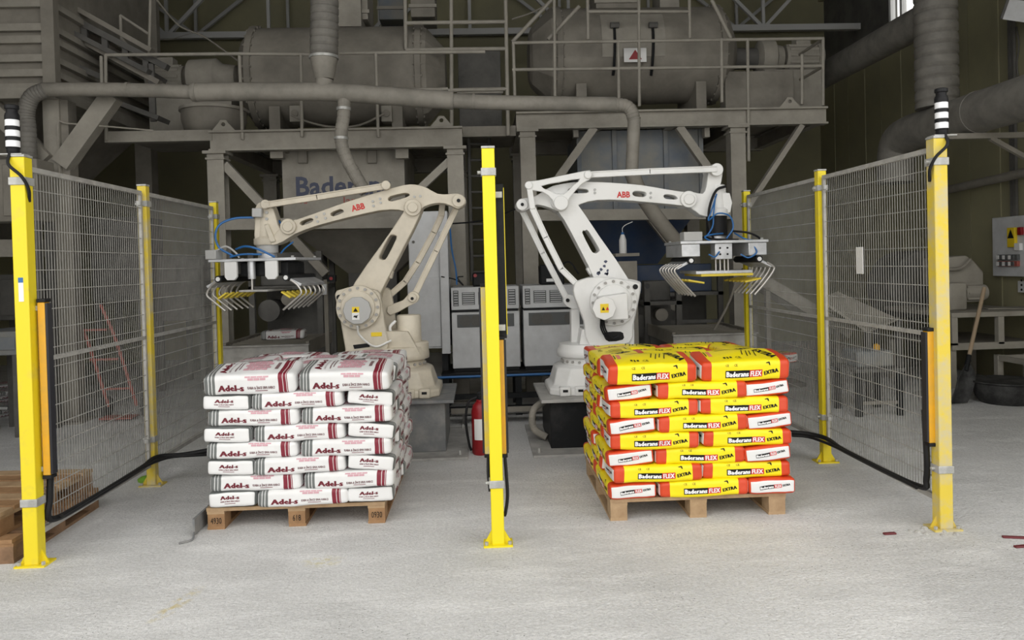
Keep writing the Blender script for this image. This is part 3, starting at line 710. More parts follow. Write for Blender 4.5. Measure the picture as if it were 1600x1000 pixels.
        for k in range(3): MB().tube([at(930+k*2, 494, yc)+Vector((0, -.30, 0)), at(932+k*3, 510, yc)+Vector((0, -.25, 0)), at(942+k*3, 524, yc)+Vector((0, -.23, 0)), at(960, 524-k*2, yc)+Vector((0, -.21, 0))], .007, 6).build('motor_cable', 'black', t_)
        slab('first_axis_motor', [(893, 484), (906, 482), (908, 545), (893, 545)], .02, .14, sm=0, bev=.012)
    else:
        mo = disc('gear_cover', 567, 482, 21, -.30, -.26, 'cover_grey', n=10)
        s0 = at(565, 485, yc); MB().box((s0.x-.028, yc-.303, s0.z-.055), (s0.x+.028, yc-.3, s0.z)).build('pictogram_sticker', 'white', mo, smooth=0)
        MB().box((s0.x-.028, yc-.303, s0.z), (s0.x+.028, yc-.3, s0.z+.045)).build('warning_sticker', 'warn', mo, smooth=0)
        MB().prism([(s0.x-.018, s0.z+.008), (s0.x+.018, s0.z+.008), (s0.x, s0.z+.038)], yc-.3045, yc-.303).build('warning_triangle', 'p_black', mo, smooth=0)
        mb = MB().prism([(s0.x-.02, s0.z-.035), (s0.x-.012, s0.z-.022), (s0.x+.012, s0.z-.022), (s0.x+.022, s0.z-.014), (s0.x+.012, s0.z-.03), (s0.x+.01, s0.z-.044), (s0.x-.01, s0.z-.034)], yc-.3045, yc-.303); mb.build('pictogram', 'p_black', mo, smooth=0)
        s1 = at(594, 520, yc); MB().box((s1.x-.045, yc-.2035, s1.z-.01), (s1.x+.04, yc-.201, s1.z+.022)).build('warning_sticker', 'warn', t_, smooth=0)
        slab('cable_opening', [(558, 535), (584, 532), (583, 538), (560, 541)], -.203, -.198, m='black', bev=0, sm=0)
        MB().tube([at(567, 505, yc)+Vector((0, -.29, 0)), at(570, 520, yc)+Vector((0, -.25, 0)), at(592, 537, yc)+Vector((0, -.22, 0)), at(616, 528, yc)+Vector((0, -.2, 0))], .008, 8).build('motor_cable', 'robot_white', t_)
        m0 = at(639, 490, yc); m1 = at(639, 535, yc); MB().lathe((m0.x, yc-.02, m1.z-.02), [(.098, 0), (.098, m0.z-m1.z), (.09, m0.z-m1.z+.012), (.06, m0.z-m1.z+.014)], 28).build('first_axis_motor', paint, t_)
        MB().lathe((m0.x+.03, yc-.02, m1.z-.07), [(.125, 0), (.125, .07), (.115, .08)], 28).build('motor_flange', paint, t_)
        MB().tube([at(620, 500, yc)+Vector((0, -.1, 0)), at(612, 510, yc)+Vector((0, -.12, 0)), at(616, 525, yc)+Vector((0, -.1, 0))], .012, 8).build('motor_cable', 'robot_white', t_)
    # lower arm
    if R_:
        slab('lower_arm', [(864, 322), (866, 308), (880, 303), (894, 312), (935, 372), (979, 437), (982, 470), (932, 472), (926, 436), (905, 392), (880, 345)], -.10, .10,
             [[(907, 364), (912, 361), (917, 362), (933, 388), (933, 393), (929, 396), (924, 395), (920, 390)]], .014)
        s0 = at(938, 414, yc)
        for i in range(9):
            q = Vector((s0.x+random.uniform(-.045, .045), yc-.1015, s0.z+random.uniform(-.075, .065))); MB().prism([(q.x+random.uniform(.006, .02)*math.cos(a), q.z+random.uniform(.006, .02)*math.sin(a)) for a in (0, 1.2, 2.5, 3.6, 5)], yc-.102, yc-.099).build('paint_chip', 'sign_blue', t_, smooth=0)
        slab('arm_stop', [(914, 420), (924, 414), (928, 424), (920, 430)], -.08, .0, sm=0)
        slab('upper_arm', [(806, 321), (810, 313), (819, 311), (834, 308), (848, 300), (862, 292), (895, 286), (930, 286), (965, 288), (1000, 291), (1035, 297), (1062, 301), (1078, 303), (1085, 311), (1080, 322), (1066, 323), (1040, 320), (1005, 317), (970, 314), (930, 314), (905, 320), (888, 330), (872, 332), (858, 326), (838, 321), (825, 328), (814, 331)], -.085, .085,
             [[(886, 299), (890, 296), (913, 297), (917, 300), (914, 303), (890, 303)], [(985, 304), (989, 300), (1003, 301), (1007, 305), (1003, 309), (989, 308)], [(1033, 308), (1037, 305), (1050, 307), (1055, 311), (1051, 313), (1037, 312)]], .012)
        tx = (971, 305.5, 0.0); el = (873, 318, 14); tail = (815, 321, 9); wr_ = (1071, 313, 13)
    else:
        slab('lower_arm', [(632, 333), (634, 320), (645, 312), (657, 320), (657, 338), (630, 392), (598, 455), (590, 472), (548, 472), (558, 440), (596, 386)], -.10, .10,
             [[(610, 371), (614, 368), (620, 369), (621, 374), (607, 402), (602, 406), (597, 405), (595, 400)]], .014)
        slab('arm_stop', [(604, 432), (611, 420), (616, 424), (613, 436)], -.06, .02, sm=0)
        slab('upper_arm', [(426, 379), (441, 358), (454, 346), (468, 344), (510, 329), (550, 315), (595, 301), (632, 291), (650, 290), (668, 295), (684, 304), (700, 305), (716, 304), (727, 310), (727, 320), (717, 327), (708, 324), (695, 319), (680, 319), (664, 324), (654, 333), (640, 334), (625, 329), (595, 330), (550, 340), (500, 353), (465, 366), (446, 378), (432, 383)], -.085, .085,
             [[(472, 350), (476, 346), (488, 342), (493, 344), (490, 348), (476, 353)], [(519, 336), (523, 332), (535, 328), (540, 331), (537, 334), (524, 339)], [(608, 313), (612, 308), (634, 303), (641, 305), (638, 309), (614, 316)]], .012)
        tx = (562, 325, .22); el = (647, 326, 13); tail = (717, 315, 10); wr_ = (455, 355, 12)
    o3 = at(tx[0], tx[1], yc); mb = MB(); letters(mb, 'ABB', (o3.x, yc-.087, o3.z), (math.cos(tx[2]), 0, math.sin(tx[2])), (-math.sin(tx[2]), 0, math.cos(tx[2])), .108, .050, .03)
    mb.build('logo_lettering', 'red', t_, smooth=0)
    e_ = disc('elbow_joint', *el, -.13, .13); disc('elbow_cap', el[0], el[1], el[2]*.6, -.145, -.125, par=e_)
    tl = disc('tail_joint', *tail, -.10, .16); disc('joint_bolt', tail[0], tail[1], tail[2]*.28, -.108, -.09, 'black', par=tl, bev=0)
    w_ = disc('wrist_joint', *wr_, -.11, .11); disc('wrist_cap', wr_[0], wr_[1], wr_[2]*.65, -.122, -.105, par=w_)
    for bp in (((927, 298), (927, 303), (1013, 303), (1013, 310)) if R_ else ((498, 340), (500, 347), (510, 335), (512, 342), (585, 316), (586, 323), (596, 312), (597, 318), (649, 309), (658, 308))):
        disc('arm_bolt', bp[0], bp[1], 2.0, -.092, -.083, 'cover_grey', bev=0, n=10)
    # linkages
    if R_:
        lk = slab('link_triangle', [(818, 293), (823, 287), (840, 285), (908, 271), (918, 271), (922, 277), (916, 285), (905, 291), (886, 313), (884, 325), (873, 332), (862, 326), (860, 315), (845, 303), (826, 300)], -.17, -.14,
                  [[(843, 294), (872, 288), (902, 283), (893, 292), (878, 306), (868, 306), (856, 301)]], .006)
        disc('link_pivot', 873, 320, 11, -.19, -.135, par=lk); disc('link_pin', 914, 277, 6, -.185, -.135, par=lk); disc('link_pin', 824, 293, 6, -.185, -.135, par=lk)
        rod('head_tie_rod', [(914, 276), (1010, 271), (1112, 267)], 9, -.12)
        rod('near_control_rod', [(825, 295), (830, 328), (850, 372), (874, 420), (900, 446)], 9, -.15)
        rod('far_control_rod', [(816, 325), (850, 395), (888, 468)], 9, .13)
        disc('crank_pin', 901, 447, 9, -.19, -.12)
        cr = slab('rear_crank', [(882, 470), (888, 461), (900, 463), (925, 470), (925, 492), (905, 486), (888, 480)], .10, .15, bev=.006); disc('crank_bolt', 889, 470, 3, .085, .10, 'black', par=cr, bev=0)
        wh = slab('wrist_link', [(1062, 315), (1066, 303), (1078, 301), (1094, 304), (1100, 292), (1103, 268), (1109, 259), (1119, 259), (1125, 268), (1123, 285), (1121, 303), (1136, 303), (1137, 333), (1098, 339), (1084, 332)], -.075, .075, bev=.012)
        disc('head_pivot', 1113, 268, 10, -.13, .10, par=wh)
        hx = at(1119, 320, yc); zt = at(1119, 300, yc).z; zf = at(1119, 336, yc).z; zg = at(1119, 377, yc).z
    else:
        rod('head_tie_rod', [(421, 322), (500, 310), (604, 293)], 9, -.11); disc('link_pin', 606, 292, 7, -.14, -.09)
        rod('near_control_rod', [(713, 322), (680, 392), (646, 462)], 9, .12); rod('far_control_rod', [(690, 312), (688, 335), (676, 362), (650, 410), (630, 441), (606, 462)], 9, .16, .035)
        cr = slab('rear_crank', [(603, 480), (628, 470), (638, 458), (648, 456), (654, 464), (650, 473), (636, 480), (608, 494)], .08, .14, bev=.006); disc('crank_pin', 643, 466, 7, .06, .10, par=cr); disc('crank_bolt', 643, 467, 2.5, .055, .07, 'black', par=cr, bev=0)
        wh = slab('wrist_link', [(403, 326), (410, 317), (424, 318), (431, 328), (438, 352), (446, 366), (432, 382), (404, 384), (402, 350)], -.075, .075, bev=.012)
        disc('head_pivot', 421, 321, 7, -.13, .09, par=wh)
        slab('connector_box', [(401, 327), (416, 327), (416, 341), (401, 341)], -.14, -.08, sm=0, par=wh, m='cover_grey')
        for bb in ((421, 333), (421, 343)): disc('arm_bolt', bb[0], bb[1], 2.4, -.085, -.073, 'cover_grey', par=wh, bev=0, n=10)
        slab('wrist_rib', [(418, 352), (424, 350), (436, 378), (428, 380)], -.10, -.07, sm=0, par=wh)
        hx = at(417, 360, yc); zt = at(417, 350, yc).z; zf = at(417, 381, yc).z; zg = at(417, 404, yc).z
    # flange and gripper
    MB().lathe((hx.x, yc, zf-.01), [(.10, 0), (.105, .012), (.105, .05), (.085, .07), (.08, zt-zf+.06), (.06, zt-zf+.07)], 28).build('wrist_housing', paint, t_)
    zz = zf-.01
    MB().lathe((hx.x, yc, zg+.045), [(.085, 0), (.085, zz-zg-.045)], 28).build('tool_flange', 'black' if R_ else 'cover_grey', t_)
    MB().lathe((hx.x, yc, zg), [(.075, 0), (.075, .02), (.07, .045)], 28).build('tool_adapter', 'silver', t_)
    gx0, gx1 = (at(1050, 379, yc).x, at(1182, 379, yc).x) if R_ else (at(347, 406, yc).x, at(486, 406, yc).x)
    gm = (gx0+gx1)/2; hw = (gx1-gx0)/2; gy0, gy1 = yc-.27, yc+.27
    g = MB().box((gx0, gy0, zg-.022), (gx1, gy1, zg)).build('gripper_plate', 'silver', t_, bevel=.003)
    for x_ in (gx0+.04, gx1-.04):
        for y_ in (gy0+.04, gy1-.04): MB().cyl((x_, y_, zg), (x_, y_, zg+.014), .012, n=6).build('plate_bolt', 'galv', g)
    if R_:
        for s_ in (-1, 1): MB().box((gm+s_*(hw-.085)-.075, gy0+.01, zg-.125), (gm+s_*(hw-.085)+.075, gy1-.01, zg-.022)).build('side_housing', 'silver', g, bevel=.006)
        MB().box((gm-.07, gy0+.03, zg-.15), (gm+.07, gy0+.15, zg-.022)).build('guide_block', 'silver', g, bevel=.004)
        for bx_ in (-.03, .03):
            for bz in (-.06, -.11): MB().cyl((gm+bx_, gy0+.03, zg+bz), (gm+bx_, gy0+.022, zg+bz), .008, n=8).build('block_bolt', 'black', g)
        for bx_ in (-.05, -.015, .02, .05): MB().cyl((gm+bx_, gy0+.08, zg-.25), (gm+bx_, gy0+.08, zg-.14), .007, n=8).build('guide_rod', 'steel_rod', g)
        MB().box((gm-.23, gy0+.02, zg-.265), (gm+.23, gy1-.02, zg-.24)).build('pusher_plate', 'silver', g, bevel=.003)
        MB().box((gm-.19, gy0+.015, zg-.285), (gm+.23, gy1-.02, zg-.265)).build('pusher_pad', 'gold', g, bevel=.003)
        bxp = at(1060, 371, yc); MB().box((bxp.x-.02, yc-.25, zg), (bxp.x+.13, yc-.12, zg+.075)).build('valve_box', 'cover_grey', g, bevel=.006)
    else:
        for s_ in (-.50, .43):
            cx_ = gm+s_*hw; MB().prism([(cx_-.05, zg-.02), (cx_-.05, zg-.14), (cx_-.03, zg-.165), (cx_+.03, zg-.165), (cx_+.05, zg-.14), (cx_+.05, zg-.02)], gy0+.005, gy0+.035).build('side_bracket', 'white', g, bevel=.004)
            MB().box((cx_-.04, gy0+.035, zg-.12), (cx_+.04, gy1-.03, zg-.022)).build('side_housing', 'dust_dark', g, bevel=.006)
        MB().cyl((gm-.03, gy0+.06, zg-.16), (gm-.03, gy0+.06, zg-.022), .03, n=18).build('guide_block', 'silver', g)
        MB().cyl((gm-.03, gy0+.06, zg-.245), (gm-.03, gy0+.06, zg-.15), .008, n=10).build('guide_rod', 'steel_rod', g)
        MB().box((gm-.13, gy0+.03, zg-.262), (gm+.11, gy1-.03, zg-.245)).build('pusher_plate', 'plate', g, bevel=.006)
        bxp = at(346, 400, yc); MB().box((gx0-.02, yc-.28, zg), (gx0+.07, yc-.17, zg+.075)).build('valve_box', 'cover_grey', g, bevel=.006)
        MB().box((gm-.2, gy0+.1, zg-.14), (gm+.25, gy1-.1, zg-.03)).build('cylinder_block', 'dkblack', g, bevel=.01)
    for s_ in (-1, 1):
        ex = gm+s_*hw
        MB().cyl((gm+s_*(hw-.08), gy0-.005, zg-.155), (gm+s_*(hw-.08), gy1, zg-.155), .028, n=18).build('pivot_shaft', 'dkblack', g)
        MB().cyl((gm+s_*(hw-.08), gy0-.012, zg-.155), (gm+s_*(hw-.08), gy0-.005, zg-.155), .017, n=14).build('shaft_end', 'white', g)
        MB().bar((gm+s_*(hw-.08), yc, zg-.16), (ex+s_*.03, yc, zg-.215), .50, .022).build('finger_bar', 'silver', g, bevel=.003)
        for i in range(6):
            yy = gy0+.02+i*.098
            MB().tube([(gm+s_*(hw-.01), yy, zg-.185), (ex+s_*.035, yy, zg-.212), (ex+s_*.045, yy, zg-.245), (ex-s_*.02, yy, zg-.335), (ex-s_*.115, yy, zg-.44)] if R_ else [(gm+s_*(hw-.05), yy, zg-.175), (ex+s_*.0, yy, zg-.215), (ex+s_*.03, yy, zg-.275), (ex-s_*.02, yy, zg-.325), (ex-s_*.12, yy, zg-.405)], .0085, 8, 4).build('finger', 'steel_rod', g)
            MB().bar((gm+s_*(hw-.06), yy+.02, zg-.31), (gm+s_*(hw-.19 if R_ else hw-.13), yy+.02, zg-.265 if not R_ else zg-.335), .05, .014).build('finger_pad', 'gold', g, bevel=.002) if i % 1 == 0 else None
    if not R_: g.rotation_euler = (0, 0, -.16)
    # air hoses
    def hose(pts, m='blue_hose', r=.0065): MB().tube([at(a, b, yc)+Vector((0, dy, 0)) for a, b, dy in pts], r, 7).build('air_hose', m, t_)
    if R_:
        hose([(1128, 293, -.1), (1112, 300, -.12), (1101, 325, -.14), (1100, 350, -.14), (1106, 375, -.16)], 'black', .011)
        hose([(1114, 305, -.1), (1104, 330, -.14), (1098, 346, -.16), (1110, 336, -.2), (1128, 340, -.2), (1133, 358, -.2), (1122, 374, -.22)]); hose([(1112, 308, -.1), (1107, 335, -.14), (1104, 356, -.16), (1090, 372, -.2), (1072, 375, -.2)])
        hose([(1120, 366, -.16), (1100, 368, -.24), (1088, 372, -.24), (1098, 378, -.22)]); hose([(1140, 365, -.12), (1150, 374, -.2), (1165, 377, -.2)]); hose([(1160, 384, -.25), (1164, 395, -.27), (1152, 403, -.27), (1142, 398, -.24)]); hose([(1094, 398, -.24), (1102, 402, -.26), (1110, 394, -.24)])
        hose([(1134, 362, -.14), (1155, 365, -.2), (1170, 371, -.2), (1176, 377, -.2)], 'black', .009); hose([(1070, 377, -.2), (1085, 372, -.22), (1105, 375, -.2), (1140, 376, -.22)], 'black', .009)
    else:
        hose([(402, 341, -.1), (375, 343, -.14), (355, 353, -.18), (350, 370, -.2), (356, 388, -.2), (376, 400, -.2)], r=.009); hose([(436, 345, 0), (444, 356, -.05), (442, 372, -.05)], r=.008)
        hose([(378, 390, -.15), (395, 386, -.2), (415, 390, -.22), (440, 402, -.2)], r=.009); hose([(372, 402, -.2), (392, 398, -.22), (420, 398, -.2)], r=.008); hose([(458, 378, 0), (448, 388, -.05), (444, 396, -.1)])
        hose([(352, 392, -.2), (366, 386, -.2), (380, 395, -.2), (386, 403, -.2)], 'cover_grey', .008)
    return t_
robot('left', 'dusty cream palletising robot behind the white and maroon bags', 'robot_cream')
robot('right', 'clean white palletising robot behind the yellow and red bags', 'robot_white')
# pedestals
def pedestal(x0, x1, y0, y1, z, m, label, marks=0):
    t_ = thing('robot_pedestal', ((x0+x1)/2, (y0+y1)/2, 0), label, 'pedestal', 'robot pedestals')
    MB().box((x0, y0, .02), (x1, y1, z-.025)).build('column', m, t_, bevel=.006)
    MB().prism([(x0-.07, z-.025), (x1+.07, z-.025), (x1+.07, z), (x0-.07, z)], y0-.05, y1+.05).build('top_plate', 'plate' if m != 'ped_grey' else 'ped_grey', t_, bevel=.004)
    MB().box((x0-.15, y0-.20, 0), (x1+.17, y1+.15, .02)).build('floor_plate', 'plate', t_, bevel=.003)
    for xx in (x0-.1, (x0+x1)/2, x1+.11):
        for yy in (y0-.12, y1+.08): MB().cyl((xx, yy, .02), (xx, yy, .055), .012, n=6).build('anchor_bolt', 'galv', t_)
    return t_
pedestal(-1.02, -.30, 5.93, 6.68, .425, 'ped_grey', 'scuffed grey steel pedestal under the cream robot')
pedestal(.51, 1.22, 5.9, 6.68, .405, 'dkblack', 'black steel pedestal under the white robot')
tag(MB().tube([(.50, 6.3, .32), (.40, 6.2, .26), (.40, 6.2, .12), (.5, 6.15, .05)], .03, 10, 6, ribs=.012).build('corrugated_hose', 'dust_light'), 'corrugated hose bending down beside the black pedestal', 'hose')

# ================================================================== THE PLANT BEHIND
def pbox(px0, py0, px1, py1, Y, dp, mb=None):
    a = at(px0, (py0+py1)/2, Y); b = at(px1, (py0+py1)/2, Y); m = (px0+px1)/2; t = at(m, py0, Y); u = at(m, py1, Y)
    return (mb or MB()).box((a.x, Y, u.z), (b.x, Y+dp, t.z))
def pbar(p, q, Y, wd, dp, mb=None):
    return (mb or MB()).bar(at(*p, Y), at(*q, Y), dp, wd*Y/F)
def ptube(pts, Y, r, mb=None, n=10, sub=4, sm=True):
    return (mb or MB()).tube([at(a, b, Y) for a, b in pts], r*Y/F, n, sub, smooth=sm)
def level(px, py, Y): return at(px, py, Y).z
# robot controllers on a black frame
def controller(px0, px1, label):
    Y = 7.5; x0 = at(px0, 510, Y).x; x1 = at(px1, 510, Y).x; zt = at(800, 447, Y).z; zb = at(800, 578, Y).z; zm = at(800, 484, Y).z
    t_ = thing('robot_controller', ((x0+x1)/2, Y+.3, zb), label, 'cabinet', 'pale grey robot controllers')
    MB().box((x0, Y, zm+.012), (x1, Y+.6, zt)).build('drive_module', 'cabinet', t_, bevel=.006)
    MB().box((x0, Y, zb+.03), (x1, Y+.6, zm-.012)).build('control_module', 'cabinet', t_, bevel=.006)
    MB().box((x0+.01, Y+.02, zb), (x1-.01, Y+.58, zt-.02)).build('plinth', 'dkblack', t_, smooth=0)
    w_ = x1-x0
    def gr(u0, u1, z0, z1, name='vent_grille'):
        g = MB().box((x0+w_*u0, Y-.006, z0), (x0+w_*u1, Y, z1)).build(name, 'grille', t_, smooth=0)
        n = 6
        for i in range(n):
            zz = z0+(z1-z0)*(i+.5)/n; MB().box((x0+w_*u0+.008, Y-.010, zz-.004), (x0+w_*u1-.008, Y-.006, zz+.004)).build('louvre', 'cabinet', g, smooth=0)
    h = zt-zm
    gr(.03, .11, zm+.05, zt-.03); gr(.16, .35, zm+.06, zt-.05); gr(.40, .59, zm+.06, zt-.05); gr(.84, .95, zm+.05, zt-.03)
    MB().box((x0+w_*.08, Y-.006, zm-.16), (x0+w_*.92, Y, zm-.035)).build('fan_panel', 'grille', t_, smooth=0)
    for u in (.2, .36, .7):
        MB().lathe((x0+w_*u, Y-.006, zm-.097), [(.055, 0), (.055, .006), (.045, .006), (.045, .002)], 18, Vector((0, -1, 0))).build('fan_ring', 'dust_dark', t_)
    return t_
controller(706, 812, 'pale grey robot controller on the left, behind the middle post')
controller(818, 922, 'pale grey robot controller on the right, behind the white robot')
zb = at(800, 578, 7.5).z; fx0 = at(690, 600, 7.35).x; fx1 = at(930, 600, 7.35).x
t_ = thing('controller_frame', ((fx0+fx1)/2, 7.75, 0), 'black steel frame carrying the two robot controllers', 'frame')
MB().box((fx0, 7.36, zb-.05), (fx1, 8.11, zb)).build('deck', 'dkblack', t_, smooth=0)
for x_ in (fx0+.04, (fx0+fx1)/2, fx1-.04):
    for y_ in (7.40, 8.06): MB().box((x_-.03, y_-.03, 0), (x_+.03, y_+.03, zb-.05)).build('leg', 'dkblack', t_, smooth=0)
for z in (.05, .17): MB().box((fx0, 7.335, z), (fx1, 7.37, z+.05)).build('front_rail', 'dkblack', t_, smooth=0)
cab([(fx0-.1, 7.348, zb-.03), (fx0+.4, 7.348, zb-.03), (fx1-.3, 7.348, zb-.028), (fx1, 7.348, zb-.025)], .012, 'cable', 'blue cable along the front of the controller frame', 'blue_hose')
t_ = thing('cable_tray', ((fx0+fx1)/2, 7.2, .10), 'low perforated cable tray between the robot pedestals', 'tray')
y0_ = 6.95
MB().box((fx0+.1, y0_, .10), (fx1-.2, y0_+.2, .112)).build('tray_floor', 'dust_dark', t_, smooth=0); MB().box((fx0+.1, y0_, .112), (fx1-.2, y0_+.006, .16)).build('tray_side', 'dust', t_, smooth=0)
for x_ in (fx0+.2, fx1-.3): MB().box((x_, y0_+.02, 0), (x_+.03, y0_+.18, .10)).build('support', 'dust_dark', t_, smooth=0)
# gadgets standing on the controllers
zt = at(800, 447, 7.5).z
p = at(752, 435, 7.65); t_ = thing('teach_pendant', (p.x, 7.7, zt), 'dark teach pendant with a red knob on the left controller', 'pendant')
MB().box((p.x-.09, 7.65, zt), (p.x+.06, 7.8, zt+.14)).build('case', 'dkblack', t_, bevel=.02); MB().cyl((p.x-.06, 7.64, zt+.11), (p.x-.06, 7.65, zt+.11), .018, n=12).build('stop_knob', 'ext_red', t_)
p = at(866, 430, 7.65); t_ = thing('junction_box', (p.x, 7.7, zt), 'black box with cables on the right controller', 'box')
MB().box((p.x-.14, 7.65, zt), (p.x+.10, 7.9, zt+.20)).build('case', 'dkblack', t_, bevel=.015); MB().box((p.x-.08, 7.645, zt+.03), (p.x+.03, 7.65, zt+.06)).build('label_plate', 'white', t_, smooth=0)
MB().tube([(p.x+.05, 7.7, zt+.18), (p.x+.15, 7.6, zt+.22), (p.x+.24, 7.6, zt+.1)], .008, 6).build('lead', 'black', t_)
# fire extinguisher
p = atZ(752, 713); t_ = thing('fire_extinguisher', (p.x, p.y+.08, 0), 'red fire extinguisher on the floor behind the middle post', 'extinguisher')
ex, ey = p.x, p.y+.08
MB().lathe((ex, ey, 0), [(.06, 0), (.068, .012), (.068, .33), (.055, .38), (.028, .405), (.028, .42)], 24).build('cylinder', 'ext_red', t_)
MB().lathe((ex, ey, .42), [(.02, 0), (.024, .03), (.012, .045)], 12).build('valve', 'black', t_); MB().bar((ex-.02, ey, .47), (ex+.06, ey, .49), .02, .012).build('lever', 'black', t_)
vs = []; fs = []
for i in range(9):
    a = -PI/2-.75+1.5*i/8; vs += [(ex+.0695*math.cos(a), ey+.0695*math.sin(a), .12), (ex+.0695*math.cos(a), ey+.0695*math.sin(a), .28)]
for i in range(8): fs.append((2*i, 2*i+2, 2*i+3, 2*i+1))
MB().add(vs, fs).build('instruction_label', 'white', t_)
MB().tube([(ex-.02, ey, .44), (ex-.09, ey-.02, .40), (ex-.11, ey-.02, .25), (ex-.09, ey-.01, .08), (ex-.075, ey, .03)], .010, 8).build('hose', 'black', t_)
# ---- platforms
def platform(name_label, px0, px1, y0, y1, Yf, Yb, cols, m, capm=True):
    xa = at(px0, y0, Yf).x; xb = at(px1, y0, Yf).x; zt_ = (at(px0, y0, Yf).z+at(px1, y0, Yf).z)/2; zb_ = zt_-(y1-y0)*Yf/F
    t_ = thing('steel_platform', ((xa+xb)/2, (Yf+Yb)/2, 0), name_label, 'platform', 'dusty steel platforms')
    for Y in (Yf, Yb): MB().ibeam((xa, Y, (zt_+zb_)/2), (xb, Y, (zt_+zb_)/2), .13, zt_-zb_, .02).build('edge_beam', m, t_, smooth=0)
    n = 4
    for i in range(n+1):
        x = xa+.07+(xb-xa-.14)*i/n; MB().ibeam((x, Yf+.06, (zt_+zb_)/2), (x, Yb-.06, (zt_+zb_)/2), .1, (zt_-zb_)*.9).build('cross_beam', m, t_, smooth=0)
    MB().box((xa, Yf, zt_), (xb, Yb, zt_+.012)).build('deck_plate', m, t_, smooth=0)
    for c in cols:
        x = at(c, 300, Yf).x
        for Y in (Yf+.02, Yb-.1):
            MB().ibeam((x, Y, 0), (x, Y, zb_-.03), .17, .17, .018).box((x-.085, Y-.075, 0), (x-.07, Y+.075, zb_)).build('column', m, t_, smooth=0)
            MB().box((x-.12, Y-.12, zb_-.03), (x+.12, Y+.12, zb_)).box((x-.10, Y-.10, zb_-.09), (x+.10, Y+.10, zb_-.07)).build('column_head', m, t_, smooth=0)
            MB().box((x-.15, Y-.15, 0), (x+.15, Y+.15, .02)).build('column_foot', m, t_, smooth=0)
    return t_, xa, xb, zt_, zb_
YL, YR = 8.2, 8.6
tL, lxa, lxb, lzt, lzb = platform('dusty steel platform under the left mixing drum', 328, 722, 202, 233, YL, 10.4, (341, 713), 'dust_light')
tR, rxa, rxb, rzt, rzb = platform('dusty steel platform under the right mixing drum', 806, 1290, 172, 199, YR, 10.6, (826, 1152), 'dust_light')
def brace(p, q, Y, t_, wd=11, m='dust_light', dp=.09): pbar(p, q, Y, wd, dp).build('brace', m, t_, smooth=0)
brace((352, 258), (412, 322), YL, tL, 13); brace((412, 322), (510, 428), YL+.15, tL, 13, 'dust'); brace((702, 252), (655, 296), YL, tL, 11)
pbar((352, 351), (704, 347), YL, 17, .12).build('tie_beam', 'dust_light', tL, smooth=0)
brace((928, 200), (868, 284), YR, tR, 12); brace((1060, 198), (1112, 272), YR, tR, 12); brace((1252, 196), (1166, 326), YR, tR, 8)
pbar((838, 337), (1140, 334), YR, 17, .12).build('tie_beam', 'dust_light', tR, smooth=0)
brace((1010, 330), (1060, 392), YR+.1, tR, 17, 'dust')
for px in (900, 1105):
    pbox(px-4, 199, px+4, 214, YR+.1, .1).build('hanger', 'dust_light', tR, smooth=0)
for px in (432, 628): pbox(px-10, 233, px+10, 247, YL+.1, .1).build('hanger', 'dust_light', tL, smooth=0)
# side gallery on the left end of the left platform
gl = thing('side_gallery', (at(250, 212, YL).x, YL+.6, lzb), 'narrow steel gallery joining the left platform to the silo', 'gallery')
pbox(163, 204, 331, 221, YL-.02, .10).build('edge_beam', 'dust_light', gl, smooth=0)
a = at(163, 204, YL); MB().box((a.x, YL+.1, a.z-.02), (at(331, 204, YL).x, YL+1.4, a.z)).build('deck_plate', 'dust', gl, smooth=0)
gl2 = thing('bridge_gallery', (at(760, 205, YR).x, YR, 2.8), 'short steel bridge between the two platforms', 'gallery')
pbox(722, 197, 806, 213, YR, .10).build('edge_beam', 'dust', gl2, smooth=0); a = at(722, 197, YR); MB().box((a.x, YR+.1, a.z-.02), (at(806, 197, YR).x, YR+1.5, a.z)).build('deck_plate', 'dust', gl2, smooth=0)
# guard railings
def railing(label, Y, rails, posts, r=2.6, m='dust_light', extra=()):
    p = at(*posts[0][1], Y); t_ = thing('guard_railing', (p.x, Y, p.z), label, 'railing', 'guard railings on the platforms')
    for a, b in rails: ptube([a, b], Y, r, sm=False).build('rail', m, t_)
    for a, b in posts: ptube([a, b], Y, r, sm=False).build('upright', m, t_)
    for pts in extra: MB().tube(pts, r*Y/F, 8, smooth=False).build('rail', m, t_)
    return t_
railing('guard railing along the left gallery by the silo', YL-.03, [((165, 86), (372, 84))], [((165, 86), (166, 220)), ((374, 84), (379, 218)), ((158, 88), (160, 160))])
railing('guard railing in front of the left mixing drum', YL-.05, [((372, 84), (487, 85)), ((530, 83), (758, 81)), ((372, 150), (700, 139))], [((587, 83), (591, 214)), ((470, 84), (472, 214))])
railing('tall pipe railing above the bridge between the platforms', YR-.05, [((634, 36), (790, 34)), ((634, 78), (793, 76)), ((660, 142), (792, 139))], [((633, 0), (634, 78)), ((790, 0), (794, 212)), ((705, -8), (706, 272))], 3)
ra = at(1286, 60, YR); 
railing('guard railing in front of the right mixing drum', YR-.04, [((800, 67), (1287, 60)), ((800, 109), (1287, 103)), ((918, 18), (1078, 18))], [((802, 67), (805, 172)), ((866, 0), (867, 152)), ((966, 66), (967, 160)), ((998, -8), (999, 166)), ((1127, 60), (1128, 160)), ((1286, 60), (1286, 165)), ((1168, 60), (1170, 252)), ((918, 0), (919, 62)), ((1077, 0), (1078, 60)), ((1253, 85), (1253, 163))], 2.5,
        extra=([at(1286, 61, YR), at(1286, 61, YR)+Vector((0, 1.6, .0))], [at(1286, 104, YR), at(1286, 104, YR)+Vector((0, 1.6, .0))]))
